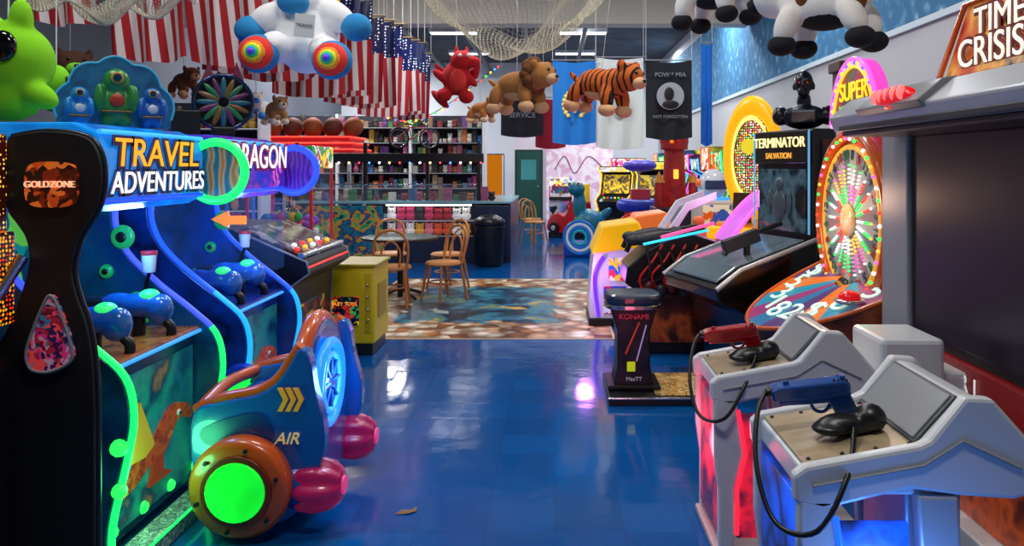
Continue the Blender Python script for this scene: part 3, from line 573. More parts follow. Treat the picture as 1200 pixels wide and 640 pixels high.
for i,x in enumerate((-5.1,-3.6)):
    for j,y in enumerate((13.45,14.5)): a.bx('post_%d_%d'%(i,j),x-.03,x+.03,y-.03,y+.03,0,1.9,WHT)
for k in range(3): a.bx('canopy_tier_%d'%k,-5.2+.05*k,-3.5-.05*k,13.4+.03*k,14.6-.03*k,1.84+.11*k,1.9+.11*k,M('#b8141e',.3,0,.5)); a.tube('canopy_neon_%d'%k,[(-5.2,13.39+.03*k,1.9+.11*k),(-3.49-.05*k,13.39+.03*k,1.9+.11*k),(-3.49-.05*k,14.6,1.9+.11*k)],.016,M('#ff4a3a',.3,0,2.2),sm=False)
a.balls('basketballs',[((-5.0+.36*k,13.6,2.3),.17,k%2) for k in range(5)]+[((-4.8+.36*k,14.1,2.3),.17,0) for k in range(4)],[M('#9a4418',.7),M('#6a2814',.7)],False)

# ---------- prize counter ----------
def clutter(a,name,x0,x1,y0,y1,z,n,s0,s1,cols=None,emit=.08,pb=.4):
    cols=cols or ['#8a2c36','#2a5a8a','#b08a3a','#3a7a48','#c4c0b8','#6a4080','#a8602e','#984a70','#15181f','#6a8a94','#4a382c','#15181f','#8a7460','#b8b0a0','#20242c']
    v=[];f=[];mi=[]
    for k in range(n):
        x=x0+(x1-x0)*(k+.5)/n; y=R.uniform(y0,y1); w=(x1-x0)/n*.46; h=R.uniform(s0,s1); o=len(v); m=R.randrange(len(cols))
        if R.random()<pb:
            d=min(w,.1)
            v+=[(x+i*w,y+j*d,z+q*h) for i in(-1,1) for j in(-1,1) for q in(0,1)]
            F=[(0,1,3,2),(4,6,7,5),(0,4,5,1),(2,3,7,6),(0,2,6,4),(1,5,7,3)]; M_=[m]*6
        else:
            r=min(w*1.15,h/2); F=[];nn=len(SPHL[0]); M_=[]
            P=[(0,0,h/3,r,r,h/3),(0,-.01,h*.72,r*.85,r*.85,h*.26),(-r*.6,0,h*.93,r*.28,r*.2,h*.12),(r*.6,0,h*.93,r*.28,r*.2,h*.12)]
            for t,(dx,dy,dz,rx,ry,rz_) in enumerate(P):
                v+=[(x+dx+p_*rx,y+dy+q_*ry,z+dz+r_*rz_) for p_,q_,r_ in SPHL[0]]; F+=[tuple(i+nn*t for i in q) for q in SPHL[1]]
            M_=[m]*len(F)
            t0=4
            for sx_ in(-1,1):
                v+=[(x+sx_*r*.32+p_*r*.13,y-r*.85+q_*r*.1,z+h*.76+r_*r*.15) for p_,q_,r_ in SPHL[0]]; F+=[tuple(i+nn*t0 for i in q) for q in SPHL[1]]; M_+=[len(cols)]*len(SPHL[1]); t0+=1
        f+=[tuple(i+o for i in t) for t in F]; mi+=M_
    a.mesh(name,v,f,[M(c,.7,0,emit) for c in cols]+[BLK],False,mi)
a=A('prize_counter',(-2.4,13,0)); yf=12.7
a.bx('counter_base',-4.4,-.75,yf+.05,13.3,0,.45,M('#1a2440',.4)); a.bx('counter_top',-4.4,-.72,yf,13.35,.98,1.02,M('#7ab0ba',.2))
a.bx('tropical_panel',-4.4,-2.85,yf,yf+.05,.1,.95,ART(['#083a60','#12708a','#0a2a5a','#c8842a','#209a50','#0a2a5a'],7,2,.2,'n',.4,False))
a.bx('display_glass',-2.83,-1.35,yf,yf+.015,.42,.96,GLASS(a=.02)); a.bx('display_back',-2.83,-.76,13.2,13.25,.42,.98,M('#20283a',.6))
for z in(.45,.7): a.bx('shelf_%d'%int(z*100),-2.83,-1.35,yf+.03,13.2,z-.015,z,M('#c8c8d0',.3))
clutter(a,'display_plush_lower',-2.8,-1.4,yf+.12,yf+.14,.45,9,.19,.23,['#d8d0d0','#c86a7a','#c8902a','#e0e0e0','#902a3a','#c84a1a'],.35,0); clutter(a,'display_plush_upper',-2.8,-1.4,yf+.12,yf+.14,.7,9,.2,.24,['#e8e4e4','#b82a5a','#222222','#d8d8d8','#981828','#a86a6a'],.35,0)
a.tube('display_fill_strip',[(-2.8,yf+.05,.955),(-1.38,yf+.05,.955)],.012,M('#fff4e0',.4,0,5),sm=False)  # glowing strip added to brighten the plush inside the display
a.bx('end_panel',-1.33,-.76,yf,yf+.05,.1,.95,M('#162440',.35,0,.05)); a.bx('return_panel',-.78,-.73,yf+.06,15.5,0,.98,M('#2a3a5a',.3)); a.bx('return_top',-1.3,-.72,13.36,15.5,.98,1.02,M('#7ab0ba',.2)); 
clutter(a,'counter_jars',-4.2,-1.0,12.9,13.2,1.02,26,.08,.24,None,.1)
a.bx('top_glass',-4.4,-1.3,12.72,12.735,1.02,1.3,GLASS()); a.tube('top_glass_rail',[(-4.4,12.73,1.3),(-1.3,12.73,1.3)],.012,CHR,sm=False)
for k,x in enumerate((-4.35,-3.2,-2.15,-1.28)): a.bx('post_%d'%k,x-.03,x+.03,12.95,13.01,1.02,2.0,BLK)
a.bx('overhead_beam',-4.4,-1.2,12.9,13.05,1.66,1.82,BLK); a.balls('beam_lights',[((-4.3+.17*k,12.88,1.66),.018,k%4) for k in range(19)],[M('#ffffff',.3,0,5),M('#ffd27a',.3,0,5),M('#ff4a4a',.3,0,4),M('#5ab0ff',.3,0,4)])
a=A('prize_shelving',(-3,16.5,0)); a.bx('back_board',-6.2,-1.5,16.7,16.75,0,2.7,M('#2a2e38',.6))
for k,x in enumerate((-6.2,-4.6,-3.05,-1.5)): a.bx('upright_%d'%k,x-.03,x+.03,16.2,16.7,0,2.7,WHT)
for k in range(7):
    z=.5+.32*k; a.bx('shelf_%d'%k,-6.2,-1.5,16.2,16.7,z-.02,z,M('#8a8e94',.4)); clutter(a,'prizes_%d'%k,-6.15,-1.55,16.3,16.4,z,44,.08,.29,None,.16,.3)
a=A('prize_shelving.001',(-5.5,11.5,0)); a.bx('back_board',-6.8,-4.5,12.1,12.15,0,2.6,M('#2a3040',.6))
for k in range(5):
    z=.5+.42*k; a.bx('shelf_%d'%k,-6.8,-4.5,11.7,12.1,z-.02,z,WHT); clutter(a,'prizes_%d'%k,-6.7,-4.6,11.8,11.9,z,16,.2,.36)
for k,x in enumerate((-6.8,-4.5)): a.bx('upright_%d'%k,x-.03,x+.03,11.7,12.1,0,2.6,WHT)
a=A('trash_bin',(-1.05,12.35,0),rel=True); a.lathe('bin',[(.19,0),(.22,.05),(.24,.62),(.25,.66)],(0,0,0),M('#0d0f14',.4),seg=24); a.lathe('lid',[(.26,.66),(.25,.74),(.12,.82),(.05,.83)],(0,0,0),M('#15181e',.35)); a.box('flap',(0,-.2,.74),(.18,.06,.08),DGR,rot=(.3,0,0))
a=A('gold_tinsel_curtain',(-1.7,19,0)); 
v=[];f=[]
for i in range(61):
    for z in(.6,1.9): v.append((-2.1+.8*i/60,19+.03*(i%2),z))
for i in range(60): f.append((2*i,2*i+2,2*i+3,2*i+1))
a.mesh('strands',v,f,M('#e0a42a',.25,.9,.3)); a.tube('rod',[(-2.15,19,1.9),(-1.25,19,1.9)],.015,CHR,sm=False); a.tube('stand_left',[(-2.15,19,0),(-2.15,19,1.9)],.015,CHR,sm=False); a.tube('stand_right',[(-1.25,19,0),(-1.25,19,1.9)],.015,CHR,sm=False)
a=A('door_1',(-.8,22.9,0)); a.bx('frame',-1.19,-.35,22.9,22.99,0,2.1,M('#1c3a34',.4)); a.bx('leaf',-1.12,-.43,22.87,22.9,.0,2.02,M('#0f4a3e',.35,0,.05)); a.ball('knob',(-.5,22.85,1.0),.03,CHR); a.bx('window',-1.0,-.55,22.865,22.87,1.2,1.8,M('#3a7a7a',.1,0,.4))
a=A('graffiti_mural',(.6,22.95,1.6)); a.bx('panel',-.25,1.7,22.96,22.99,0.0,2.45,ART(['#f4e4ee','#f0c8dc','#faf0f4','#e0a8c4','#f4e4ee'],2.2,1,.15,'n',.6,False),bev=0); a.tube('swirl',[(0,22.95,1.5),(.3,22.95,1.9),(.6,22.95,1.4),(1.0,22.95,1.9),(1.4,22.95,1.6)],.015,M('#8a2a5a',.6))
a=A('hanging_bicycle',(-2.25,12.3,2.05),rz=.4,rel=True,sc=.75); BK=M('#1a1c22',.3,.5); 
for i,x in enumerate((-.33,.33)):
    a.ring('tyre_%d'%i,(x,0,0),.21,.018,BLK,'y'); a.ring('rim_%d'%i,(x,0,0),.185,.006,CHR,'y')
    for k in range(8): t=pi*k/8; a.tube('spoke_%d_%d'%(i,k),[(x-.185*math.cos(t),0,-.185*math.sin(t)),(x+.185*math.cos(t),0,.185*math.sin(t))],.002,CHR,sm=False)
for i,(p,q) in enumerate([((-.33,0),(-.05,-.02)),((-.05,-.02),(-.12,.27)),((-.33,0),(-.11,.22)),((-.05,-.02),(.24,.22)),((-.11,.22),(.22,.26)),((.33,0),(.21,.33))]): a.tube('frame_%d'%i,[(p[0],0,p[1]),(q[0],0,q[1])],.013,M('#c82a2a',.3),sm=False)
a.box('saddle',(-.13,0,.3),(.16,.08,.035),BLK); a.tube('handlebar',[(.2,-.2,.34),(.24,-.08,.35),(.24,.08,.35),(.2,.2,.34)],.011,BK); a.ring('chainring',(-.05,-.03,-.02),.05,.008,CHR,'y')
a.balls('string_lights',[((-.3+.05*k,-.04,.36+.05*math.sin(k)),.014,k%3) for k in range(13)],[M('#ff4a4a',.3,0,4),M('#5aff6a',.3,0,4),M('#ffe07a',.3,0,4)])
a.tube('cord',[(-.12,0,.3),(-.12,0,3.85)],.004,WHT,sm=False); a.tube('cord_front',[(.22,0,.33),(.22,0,3.85)],.004,WHT,sm=False)
a=A('string_lights',(-2.7,12,2.9)); a.tube('wire',[(-3.4,11,2.7),(-2.2,12.2,2.35),(-.9,12.2,3.2)],.006,BLK)
P_=crom([(-3.4,11,2.7),(-2.2,12.2,2.35),(-.9,12.2,3.2)],14,False); a.balls('bulbs',[((p[0],p[1],p[2]-.02),.02,i%4) for i,p in enumerate(P_)],[M('#ff3a3a',.3,0,4),M('#3aff5a',.3,0,4),M('#ffd23a',.3,0,4),M('#4a9aff',.3,0,4)])

# ---------- table & chairs ----------
a=A('round_cafe_table',(-1.88,9.35,0.006),rel=True)
a.cyl('top',(0,0,.725),.45,.03,M('#2c4a44',.25),seg=40); a.ring('top_edge',(0,0,.725),.45,.016,M('#3a2a1c',.4)); a.cyl('column',(0,0,.36),.035,.7,BLK); 
for k in range(4): t=pi/4+pi/2*k; a.tube('foot_%d'%k,[(0,0,.12),(.2*math.cos(t),.2*math.sin(t),.06),(.32*math.cos(t),.32*math.sin(t),.02)],.02,BLK)
def chair(x,y,rz,nm='bentwood_chair'):
    a=A(nm,(x,y,.012),rz,rel=True); w=M('#b4743a',.35,0,0,.3)
    a.cyl('seat',(0,0,.45),.2,.03,M('#c4864a',.35)); a.ring('seat_ring',(0,0,.44),.2,.016,w)
    for k,(i,j) in enumerate(((-1,-1),(1,-1))): a.tube('leg_%d'%(k+1),[(i*.13,j*.13,.44),(i*.18,j*.19,0)],.016,w,sm=False)
    for k,i in enumerate((-1,1)): a.tube('leg_%d'%(k+3),[(i*.15,.14,.44),(i*.18,.22,0)],.016,w,sm=False)
    a.ring('leg_brace',(0,0,.22),.16,.009,w)
    a.tube('back_hoop',[(-.17,.14,.44),(-.19,.2,.7),(-.12,.23,.84),(0,.24,.88),(.12,.23,.84),(.19,.2,.7),(.17,.14,.44)],.016,w)
    a.tube('back_inner_hoop',[(-.09,.17,.46),(-.1,.2,.65),(0,.225,.76),(.1,.2,.65),(.09,.17,.46)],.012,w)
chair(-1.84,8.72,pi+.1); chair(-1.32,9.1,pi/2*3.2+.5); chair(-2.5,9.4,pi/2+.2); chair(-2.15,10.05,.2); chair(-1.4,10.0,-.7)
for k in range(2): chair(-.4-.1*k,15.8+.8*k,.8)

# ---------- right side ----------
GM=M('#b0b4ba',.35,.2,0,.2); GW=M('#d0d4d9',.3,0,0,.3)
a=A('light_gun_arcade_cabinet',(2.1,3,0))
a.bx('cabinet_body',1.78,2.6,2.0,4.0,0,1.95,M('#a4a8ae',.45)); a.bx('bezel',1.72,1.78,2.05,3.7,.78,1.77,BLK,.01); a.bx('screen',1.705,1.722,2.1,3.62,.83,1.74,M('#0b0814',.35,0,.6),.003)
a.bx('side_frame',1.70,1.78,3.7,4.0,.1,1.95,M('#8d9197',.4),.015)
a.prism('canopy',[(1.40,1.77),(1.37,1.84),(1.48,1.93),(1.62,1.955),(1.85,1.955),(1.85,1.77)],'xz',2.0,3.85,GM,.01)
a.bx('canopy_underside',1.42,1.75,2.05,3.8,1.745,1.77,BLK); a.bx('canopy_vent',1.385,1.40,2.1,3.75,1.77,1.795,DGR)
a.prism('canopy_lamp_housing',[(1.375,1.82),(1.345,1.85),(1.44,1.93),(1.5,1.94)],'xz',2.85,3.45,M('#74787e',.3),.006)
a.ball('red_beacon',(1.385,3.12,1.875),(.045,.17,.05),M('#d8101a',.25,0,.8)); a.balls('beacon_ribs',[((1.352,3.0+.06*k,1.89),(.02,.008,.03),0) for k in range(5)],[M('#ff7a7a',.3,0,1.2)])
a.prism('marquee',[(1.62,1.955),(1.72,2.27),(1.85,2.27),(1.85,1.955)],'xz',2.0,3.2,ART(['#5a0c0c','#a8281a','#c85a20','#e0a04a','#2a0a0a'],5,3,.4,'n',.3,False),.01)
TR=(pi/2,0,-pi/2)
for i,(t,z,sz) in enumerate((('TIME',2.165,.15),('CRISIS',2.04,.155))):
    xx=1.62+.1*(z-1.96)/.32
    a.text('title_shadow_%d'%i,t,(xx-.012,3.1-.05*(1-i),z),sz,M('#6a140c',.4,0,.2),TR,.002,off=.012,sx=1.05,align='LEFT'); a.text('title_%d'%i,t,(xx-.02,3.1-.05*(1-i),z),sz,M('#f0e8d8',.4,0,1.0),TR,.002,sx=1.05,align='LEFT')
a.tube('marquee_border',[(1.60,3.2,1.96),(1.71,3.2,2.27),(1.71,2.0,2.27)],.012,ORG(),sm=False)
a.bx('player_strip',1.69,1.78,2.0,3.7,.62,.78,M('#7a1416',.35,0,.25)); a.text('player_label','PLAYER 1',(1.683,3.45,.705),.1,M('#f2f2f2',.4,0,.6),TR,.002,sx=.95,align='LEFT')
a.bx('art_panel',1.70,1.78,2.0,3.7,.16,.62,ART(['#1a0a0a','#5a1c10','#c8501a','#2a1010','#e8903a'],4,2,.25,'n',.3,False)); a.bx('kick_base',1.62,1.8,2.0,3.75,0,.16,GW); a.bx('frame_lower_edge',1.68,1.74,3.6,3.75,.1,.8,GW)
a.bx('coupling_block',1.32,1.58,3.1,3.42,.60,.90,GW,.02); a.bx('coupling_arm',1.55,1.72,3.15,3.4,.5,.75,GW,.02); a.bx('coupling_leg',1.36,1.52,3.16,3.36,0,.62,M('#8a8e94',.4),.015)
def gun(a,x,y,z,col,tilt=0):
    m=M(col,.25,0,.05,.6)
    e=[('slide',[(-.14,.035),(-.145,.075),(-.12,.085),(.1,.085),(.115,.07),(.115,.04),(.02,.03)]),('frame',[(-.12,.02),(-.12,.04),(.11,.045),(.12,.03),(.06,.01),(-.02,.012)]),('grip',[(.03,.035),(.11,.04),(.15,-.06),(.145,-.07),(.085,-.07),(.075,-.06)])]
    for n,p in e:
        o=a.prism('gun_'+n,p,'xz',-.024,.024,m,.008); o.location=(x,y,z); o.rotation_euler=(.25,tilt,0)
    a.ring('gun_trigger_guard',(x+.02,y,z+.005),.03,.006,m,'y'); a.cyl('gun_muzzle',(x-.15,y-.02,z+.045),.014,.03,BLK,'x',rot=(0,pi/2+tilt,0)); a.box('gun_sight',(x-.1,y-.02,z+.075),(.02,.012,.015),m); a.box('gun_rear_sight',(x+.08,y-.02,z+.095),(.02,.03,.014),m)
    for k in range(4): a.box('gun_serration_%d'%k,(x+.05+.014*k,y-.034,z+.075),(.006,.004,.035),BLK,rot=(.25,0,0),bev=0)
def ped(name,x,y,led,guncol,w=.5,sc=1):
    a=A(name,(x,y,0),rel=True,sc=sc)
    a.prism('deck_shell',[(0,.69),(0,.765),(.38,.825),(.38,.69)],'xz',.03,w-.03,GW,.01)
    a.prism('metal_deck',[(.01,.77),(.37,.827),(.37,.835),(.01,.778)],'xz',.05,w-.05,ART(['#7a6c58','#b4a080','#9a8a70'],4,2,0,'n',.16,False),.003)
    a.prism('speaker_console',[(.34,.69),(.34,.83),(.47,.975),(.53,.965),(.68,.80),(.72,.73),(.6,.68)],'xz',.04,w-.04,GW,.012)
    cx_,cz_=.398,.905; a.box('speaker_grille',(cx_,w/2,cz_),(.17,w-.14,.012),DOTS(['#141416','#141416'],'#7a7d82',60,0,.34,0,0),rot=(0,-math.atan2(.145,.13),0),bev=.004); a.box('grille_frame',(cx_+.003,w/2,cz_-.004),(.19,w-.11,.012),M('#4a4d52',.4,.5),rot=(0,-math.atan2(.145,.13),0))
    for i,(q0,q1) in enumerate(((0,.045),(w-.045,w))):
        a.prism('side_rail_%d'%i,[(-.03,.68),(-.035,.76),(.0,.785),(.33,.845),(.36,.86),(.46,.985),(.54,.98),(.70,.80),(.75,.77),(.75,.73),(.6,.69),(.45,.70),(.3,.72),(.05,.66)],'xz',q0,q1,GW,.012)
        a.prism('leg_%d'%i,[(-.02,.69),(.08,.69),(.11,.45),(.07,.3),(.07,0),(.0,0),(.0,.3),(-.02,.45)],'xz',q0,q1,GW,.01)
        a.prism('rear_leg_%d'%i,[(.32,.7),(.44,.7),(.46,.4),(.5,0),(.38,0),(.34,.4)],'xz',q0,q1,GM,.01)
        a.tube('rail_groove_%d'%i,[(.02,q0-.002 if i==0 else q1+.002,.73),(.34,q0-.002 if i==0 else q1+.002,.79),(.45,q0-.002 if i==0 else q1+.002,.86),(.62,q0-.002 if i==0 else q1+.002,.78)],.004,GRY,sm=False)
    a.bx('lit_panel_front',-.0,.02,.05,w-.05,.08,.66,ART([led,'#1a1f38',led],3,1,1.3,'n',.3,False),.004)
    a.bx('lit_panel_near',.08,.3,.008,.03,.08,.62,ART([led,'#101830',led,'#0c1230'],6,2,1.2,'n',.3,False),.003); a.tube('lit_edge',[(.085,.0,.64),(.115,.0,.45),(.08,.0,.3),(.08,.0,.1)],.01,M(led,.3,0,3),sm=False)
    a.bx('inner_column',.33,.5,.1,w-.1,0,.69,GM,.01); a.bx('foot_plate',-.02,.7,0,w,0,.04,M('#9a9ea4',.4),.01)
    a.balls('deck_screws',[((.03+.1*k,.07,.782+.0155*k),.007,0) for k in range(4)]+[((.03+.1*k,w-.07,.782+.0155*k),.007,0) for k in range(4)],[DGR])
    a.blob('holster',[((.2,w*.4,.84),(.1,.045,.035)),((.27,w*.4,.86),(.05,.05,.045)),((.14,w*.38,.83),(.06,.05,.02))],M('#15161a',.35),.008)
    gun(a,.13,w*.6,.87,guncol,-.12)
    a.tube('gun_cable',[(-.02,w*.6,.925),(-.07,w*.5,.86),(-.1,w*.3,.72),(-.07,w*.1,.6),(.02,-.04,.62),(.12,.0,.76),(.2,w*.3,.84)],.008,BLK)
ped('light_gun_pedestal',.70,2.14,'#1a5aff','#1d4a94',.52,.97)
ped('light_gun_pedestal.001',.67,3.14,'#e0203a','#a01420',.46,.94)
# prize wheel machine
a=A('prize_wheel_arcade_machine',(1.95,4.7,0)); wx=1.82; yc=4.72; zc=1.27
a.bx('cabinet_body',1.92,2.7,4.15,5.25,0,1.85,M('#b4b8bd',.4)); a.cyl('wheel_plate',(1.88,yc,zc),.56,.08,ORG(),'x',seg=48)
a.ring('wheel_rim_outer',(wx,yc,zc),.53,.035,M('#c8580f',.25,0,.1,.5),'x'); a.ring('wheel_rim_inner',(wx,yc,zc),.45,.018,M('#e8b03a',.3,0,.6),'x')
v=[];f=[];mi=[]
for k in range(24):
    t0=2*pi*k/24;t1=2*pi*(k+1)/24;o=len(v); v+=[(wx-.006,yc,zc),(wx-.006,yc+.45*math.cos(t0),zc+.45*math.sin(t0)),(wx-.006,yc+.45*math.cos(t1),zc+.45*math.sin(t1))]; f.append((o,o+1,o+2)); mi.append(k%4)
a.cyl('wheel_face',(wx+.01,yc,zc),.45,.03,M('#5a6068',.2),'x',seg=48); a.mesh('wheel_sectors',v,f,[M('#b0b8bc',.15,.2,.1),M('#7a8a90',.15,.2,.1),M('#c0c4b8',.15,.2,.1),M('#9a8a90',.15,.2,.1)],False,mi)
for k in range(24):
    t=2*pi*(k+.5)/24; a.text('wheel_number_%d'%k,['8','5','12','4','25','6','10','50'][k%8],(wx-.012,yc-.4*math.sin(t),zc+.4*math.cos(t)),.09,M(['#203040','#a82a1a','#1a6a3a'][k%3],.4,0,.1),(pi/2,t,-pi/2),.002)
bl=[]
for k in range(44): t=2*pi*k/44; bl.append(((wx-.035,yc+.5*math.cos(t),zc+.5*math.sin(t)),.011,k%7))
for k in range(24):
    t=2*pi*k/24
    for j in range(9):
        rr=.13+.026*j; bl.append(((wx-.012,yc+rr*math.cos(t),zc+rr*math.sin(t)),.0075,(k//3*2+j//4)%7))
a.balls('led_bulbs',bl,[M(c,.3,0,3.2) for c in ['#ff3a2a','#ffffff','#2aff5a','#ffb03a','#ff5ab0','#ffffff','#3aff6a']]); a.ball('hub',(wx-.02,yc,zc),(.03,.1,.1),ART(['#b8d8d0','#e8a86a','#5a8a8a'],8,1,.3,'n',.2,False))
a.prism('pointer',[(yc-.04,zc+.62),(yc+.04,zc+.62),(yc,zc+.5)],'yz',wx-.06,wx-.04,M('#ff2a2a',.3,0,1))
fan=[(yc+.36*math.cos(pi*k/24),1.86+.4*math.sin(pi*k/24)) for k in range(25)]
a.prism('marquee_fan',fan,'yz',1.84,1.92,[ART(['#3a1040','#a81a1a','#6a1a5a','#1a5a2a','#7a101a'],7,5,.5,'n',.3,False),M('#e84ac0',.3,0,1.1)],.004)
a.tube('marquee_neon_outer',[(1.83,y,z) for y,z in fan],.014,M('#ff5ad0',.3,0,2.2),sm=False); a.tube('marquee_neon_inner',[(1.828,yc+(y-yc)*.88,1.86+(z-1.86)*.88) for y,z in fan],.01,M('#ffc03a',.3,0,2),sm=False)
a.balls('marquee_bulbs',[((1.828,yc+(y-yc)*.94,1.86+(z-1.86)*.94),.014,i%3) for i,(y,z) in enumerate(fan)],[M('#ff9af0',.3,0,2.0),M('#7a5aff',.3,0,2),M('#ffd03a',.3,0,2)]); a.text('marquee_title','SUPER',(1.832,yc,2.06),.16,M('#ffd81a',.4,0,1.2),FNX,.003); a.text('marquee_title_2','WINNER',(1.832,yc,1.94),.11,M('#2aff5a',.4,0,1.2),FNX,.003)
a.bx('podium',1.4,1.9,4.2,5.25,0,.6,M('#a8501a',.35))
n=9; v=[];f=[];mi=[]
def sl(r,t):
    y=yc-.64*math.cos(t)*r; d=math.sin(t)*r
    return (1.86-d*.66,y,.92-d*.3+.01)
for k in range(n):
    t0=pi*k/n;t1=pi*(k+1)/n
    o=len(v); v+=[sl(.2,t0),sl(1,t0),sl(1,(t0+t1)/2),sl(1,t1),sl(.2,t1)]; f.append((o,o+1,o+2,o+3,o+4)); mi.append(k%5)
a.mesh('prize_fan_panel',v,f,[M(c,.35,0,.3) for c in ['#8a2a6a','#1a86a8','#d8701a','#4a2a6a','#1a6a9a']],False,mi)
for k in range(n):
    t=pi*(k+.5)/n; p=sl(.74,t); a.text('prize_number_%d'%k,['5','8','$','2','8','1','3','5','$'][k],(p[0],p[1],p[2]+.014),.24,M('#c8f4e0',.4,0,.6),(.43,0,-pi/2+.3),.004)
o_=[sl(1,pi*k/30) for k in range(31)]; a.tube('fan_edge',o_,.014,ORG(),sm=False)
a.mesh('fan_skirt',[(p[0],p[1],p[2]) for p in o_]+[(p[0]+.1,p[1],.05) for p in o_],[(i,i+1,i+32,i+31) for i in range(30)],ART(['#1a1210','#6a2a14','#b8581a'],4,1,.08,'n',.3,False),True)
a.ball('spin_button',(1.62,4.22,.88),(.06,.06,.04),M('#c8101a',.2,0,.8)); a.ring('button_ring',(1.62,4.22,.86),.07,.012,CHR)
a=A('robot_shooting_arcade_cabinet',(1.95,6,0)); a.e.rotation_euler.z=.3
a.bx('body',1.78,2.45,5.65,6.4,0,1.88,BLK,.015); a.bx('marquee',1.74,1.78,5.68,6.37,1.62,1.87,M('#1c1a16',.2,0,.1)); a.text('marquee_title','TERMINATOR',(1.735,6.03,1.78),.11,M('#ffeaa0',.4,0,2.5),FNX,.003)
a.text('marquee_subtitle','SALVATION',(1.735,6.03,1.68),.065,M('#e8a03a',.4,0,1.5),FNX,.003); a.bx('screen',1.75,1.78,5.72,6.33,1.1,1.58,ART(['#0a141f','#1a3040','#4a6470','#0c1a24','#3a2a24'],4,2,.3,'n',.1,False)); a.bx('side_art',1.85,2.4,5.63,5.65,.9,1.8,ART(['#0c0c10','#1f2128','#4a1610','#2e3138'],4,2,.06,'n',.3,False))
a.blob('screen_robot_relief',[((1.745,6.03,1.3),(.02,.09,.12)),((1.745,6.03,1.46),(.02,.05,.06)),((1.745,5.9,1.32),(.015,.03,.1)),((1.745,6.16,1.32),(.015,.03,.1))],M('#5a6a74',.3,.5),.008)
for i,y in enumerate((5.66,6.39)): a.tube('edge_led_%d'%i,[(1.75,y,1.1),(1.75,y,1.87)],.008,M('#5aa0c8',.3,0,1.0),sm=False)
a.prism('console',[(1.78,0),(1.35,0),(1.2,.55),(.98,.66),(.96,.74),(1.15,.86),(1.78,1.06)],'xz',5.6,6.45,BLKG,.012); a.prism('console_glass',[(1.0,.775),(1.16,.87),(1.72,1.05),(1.72,1.062),(1.15,.885),(1.0,.79)],'xz',5.68,6.38,M('#9ab4c4',.1,.7),.003)
for i,y in enumerate((5.6,6.45)): a.tube('console_edge_%d'%i,[(.96,y,.74),(1.15,y,.87),(1.78,y,1.07)],.018,M('#b0b4b8',.3,.4),sm=False)
a.box('mounted_gun_body',(1.3,5.85,1.05),(.3,.06,.1),DGR,rot=(0,-.3,0)); a.cyl('mounted_gun_barrel',(1.5,5.85,1.13),.02,.3,BLK,rot=(0,pi/2-.3,0)); a.cyl('gun_mount',(1.35,5.85,.95),.025,.16,BLK); a.tube('gun_grip',[(1.22,5.85,1.03),(1.16,5.85,.95)],.022,BLK,sm=False)
a=A('robot_bust_figure',(1.93,5.95,1.885),rz=-.35,rel=True,sc=1.08); MT=M('#22252c',.3,.6)
a.blob('bust',[((0,0,.09),(.16,.11,.09)),((-.16,0,.1),(.06,.07,.07)),((.16,0,.1),(.06,.07,.07)),((0,0,.2),(.05,.05,.08)),((0,-.01,.335),(.065,.08,.09)),((0,-.05,.265),(.042,.05,.045)),((0,-.095,.31),(.013,.02,.025)),((-.03,-.075,.35),(.024,.02,.012)),((.03,-.075,.35),(.024,.02,.012)),((-.066,0,.31),(.012,.02,.03)),((.066,0,.31),(.012,.02,.03))],MT,.007,2)
a.box('mouth',(0,-.098,.255),(.04,.01,.006),BLK,bev=0); a.ball('eye_left',(-.028,-.085,.33),.007,M('#a82a1a',.3,0,.8)); a.ball('eye_right',(.028,-.085,.33),.007,M('#a82a1a',.3,0,.8)); a.box('chest_plate',(0,-.09,.09),(.18,.05,.1),M('#3a3d45',.3,.7),rot=(.2,0,0),bev=.02)
a=A('tower_topper_display',(2.22,6.0,1.885),rel=True); a.box('tower_block',(.12,.1,.24),(.2,.2,.48),M('#3a2a28',.5)); a.box('tower_cap',(.12,.1,.5),(.25,.25,.08),M('#4a3028',.5)); 
for k in range(4): a.box('tower_band_%d'%k,(.12,-.005,.09+.1*k),(.18,.02,.04),M('#8a5a3a',.5))
a=A('steel_platform_base',(.7,5.4,0)); a.bx('plate',.36,1.12,5.12,5.75,0,.06,M('#15171c',.4)); a.bx('tread',.68,1.1,5.15,5.7,.06,.07,ART(['#c89a4a','#e8c88a','#8a6a3a'],30,2,.05,'v',.3)); a.tube('edge',[(.36,5.12,.05),(1.12,5.12,.05)],.01,CHR,sm=False)
a=A('arcade_stool',(.545,5.42,.07),rel=True,sc=.95)
a.prism('pedestal',[(-.15,0),(.15,0),(.12,.16),(.12,.42),(.17,.58),(-.17,.58),(-.12,.42),(-.12,.16)],'xz',-.14,.14,[ART(['#0c0c12','#15151f','#2a2432'],10,2,.02,'n',.3,False),BLK],.012)
a.box('foot',(0,0,.015),(.38,.36,.03),BLK); a.box('yellow_badge',(-.02,-.145,.16),(.06,.01,.07),M('#d8e01a',.4,0,.4)); a.text('badge_text','MaxTT',(0.0,-.147,.07),.04,WHT,FNY,.002); a.text('brand_text','KONAMI',(0,-.145,.52),.055,M('#d8304a',.4,0,.4),FNY,.002)
a.tube('art_slash_1',[(-.06,-.142,.25),(.04,-.142,.48)],.006,M('#c83a2a',.4,0,.4),sm=False); a.tube('art_slash_2',[(.02,-.142,.2),(.09,-.142,.46)],.005,M('#b8a0d8',.4,0,.4),sm=False)
sq=sup(.205,.19,n=40,e=.6)
a.prism('seat_cushion',sq,'xy',.6,.68,M('#1a2c44',.35,0,0,.3),.025); a.prism('seat_trim',sq,'xy',.575,.605,CHR,.004)
a=A('mounted_gun_arcade_machine',(1.0,7,0))
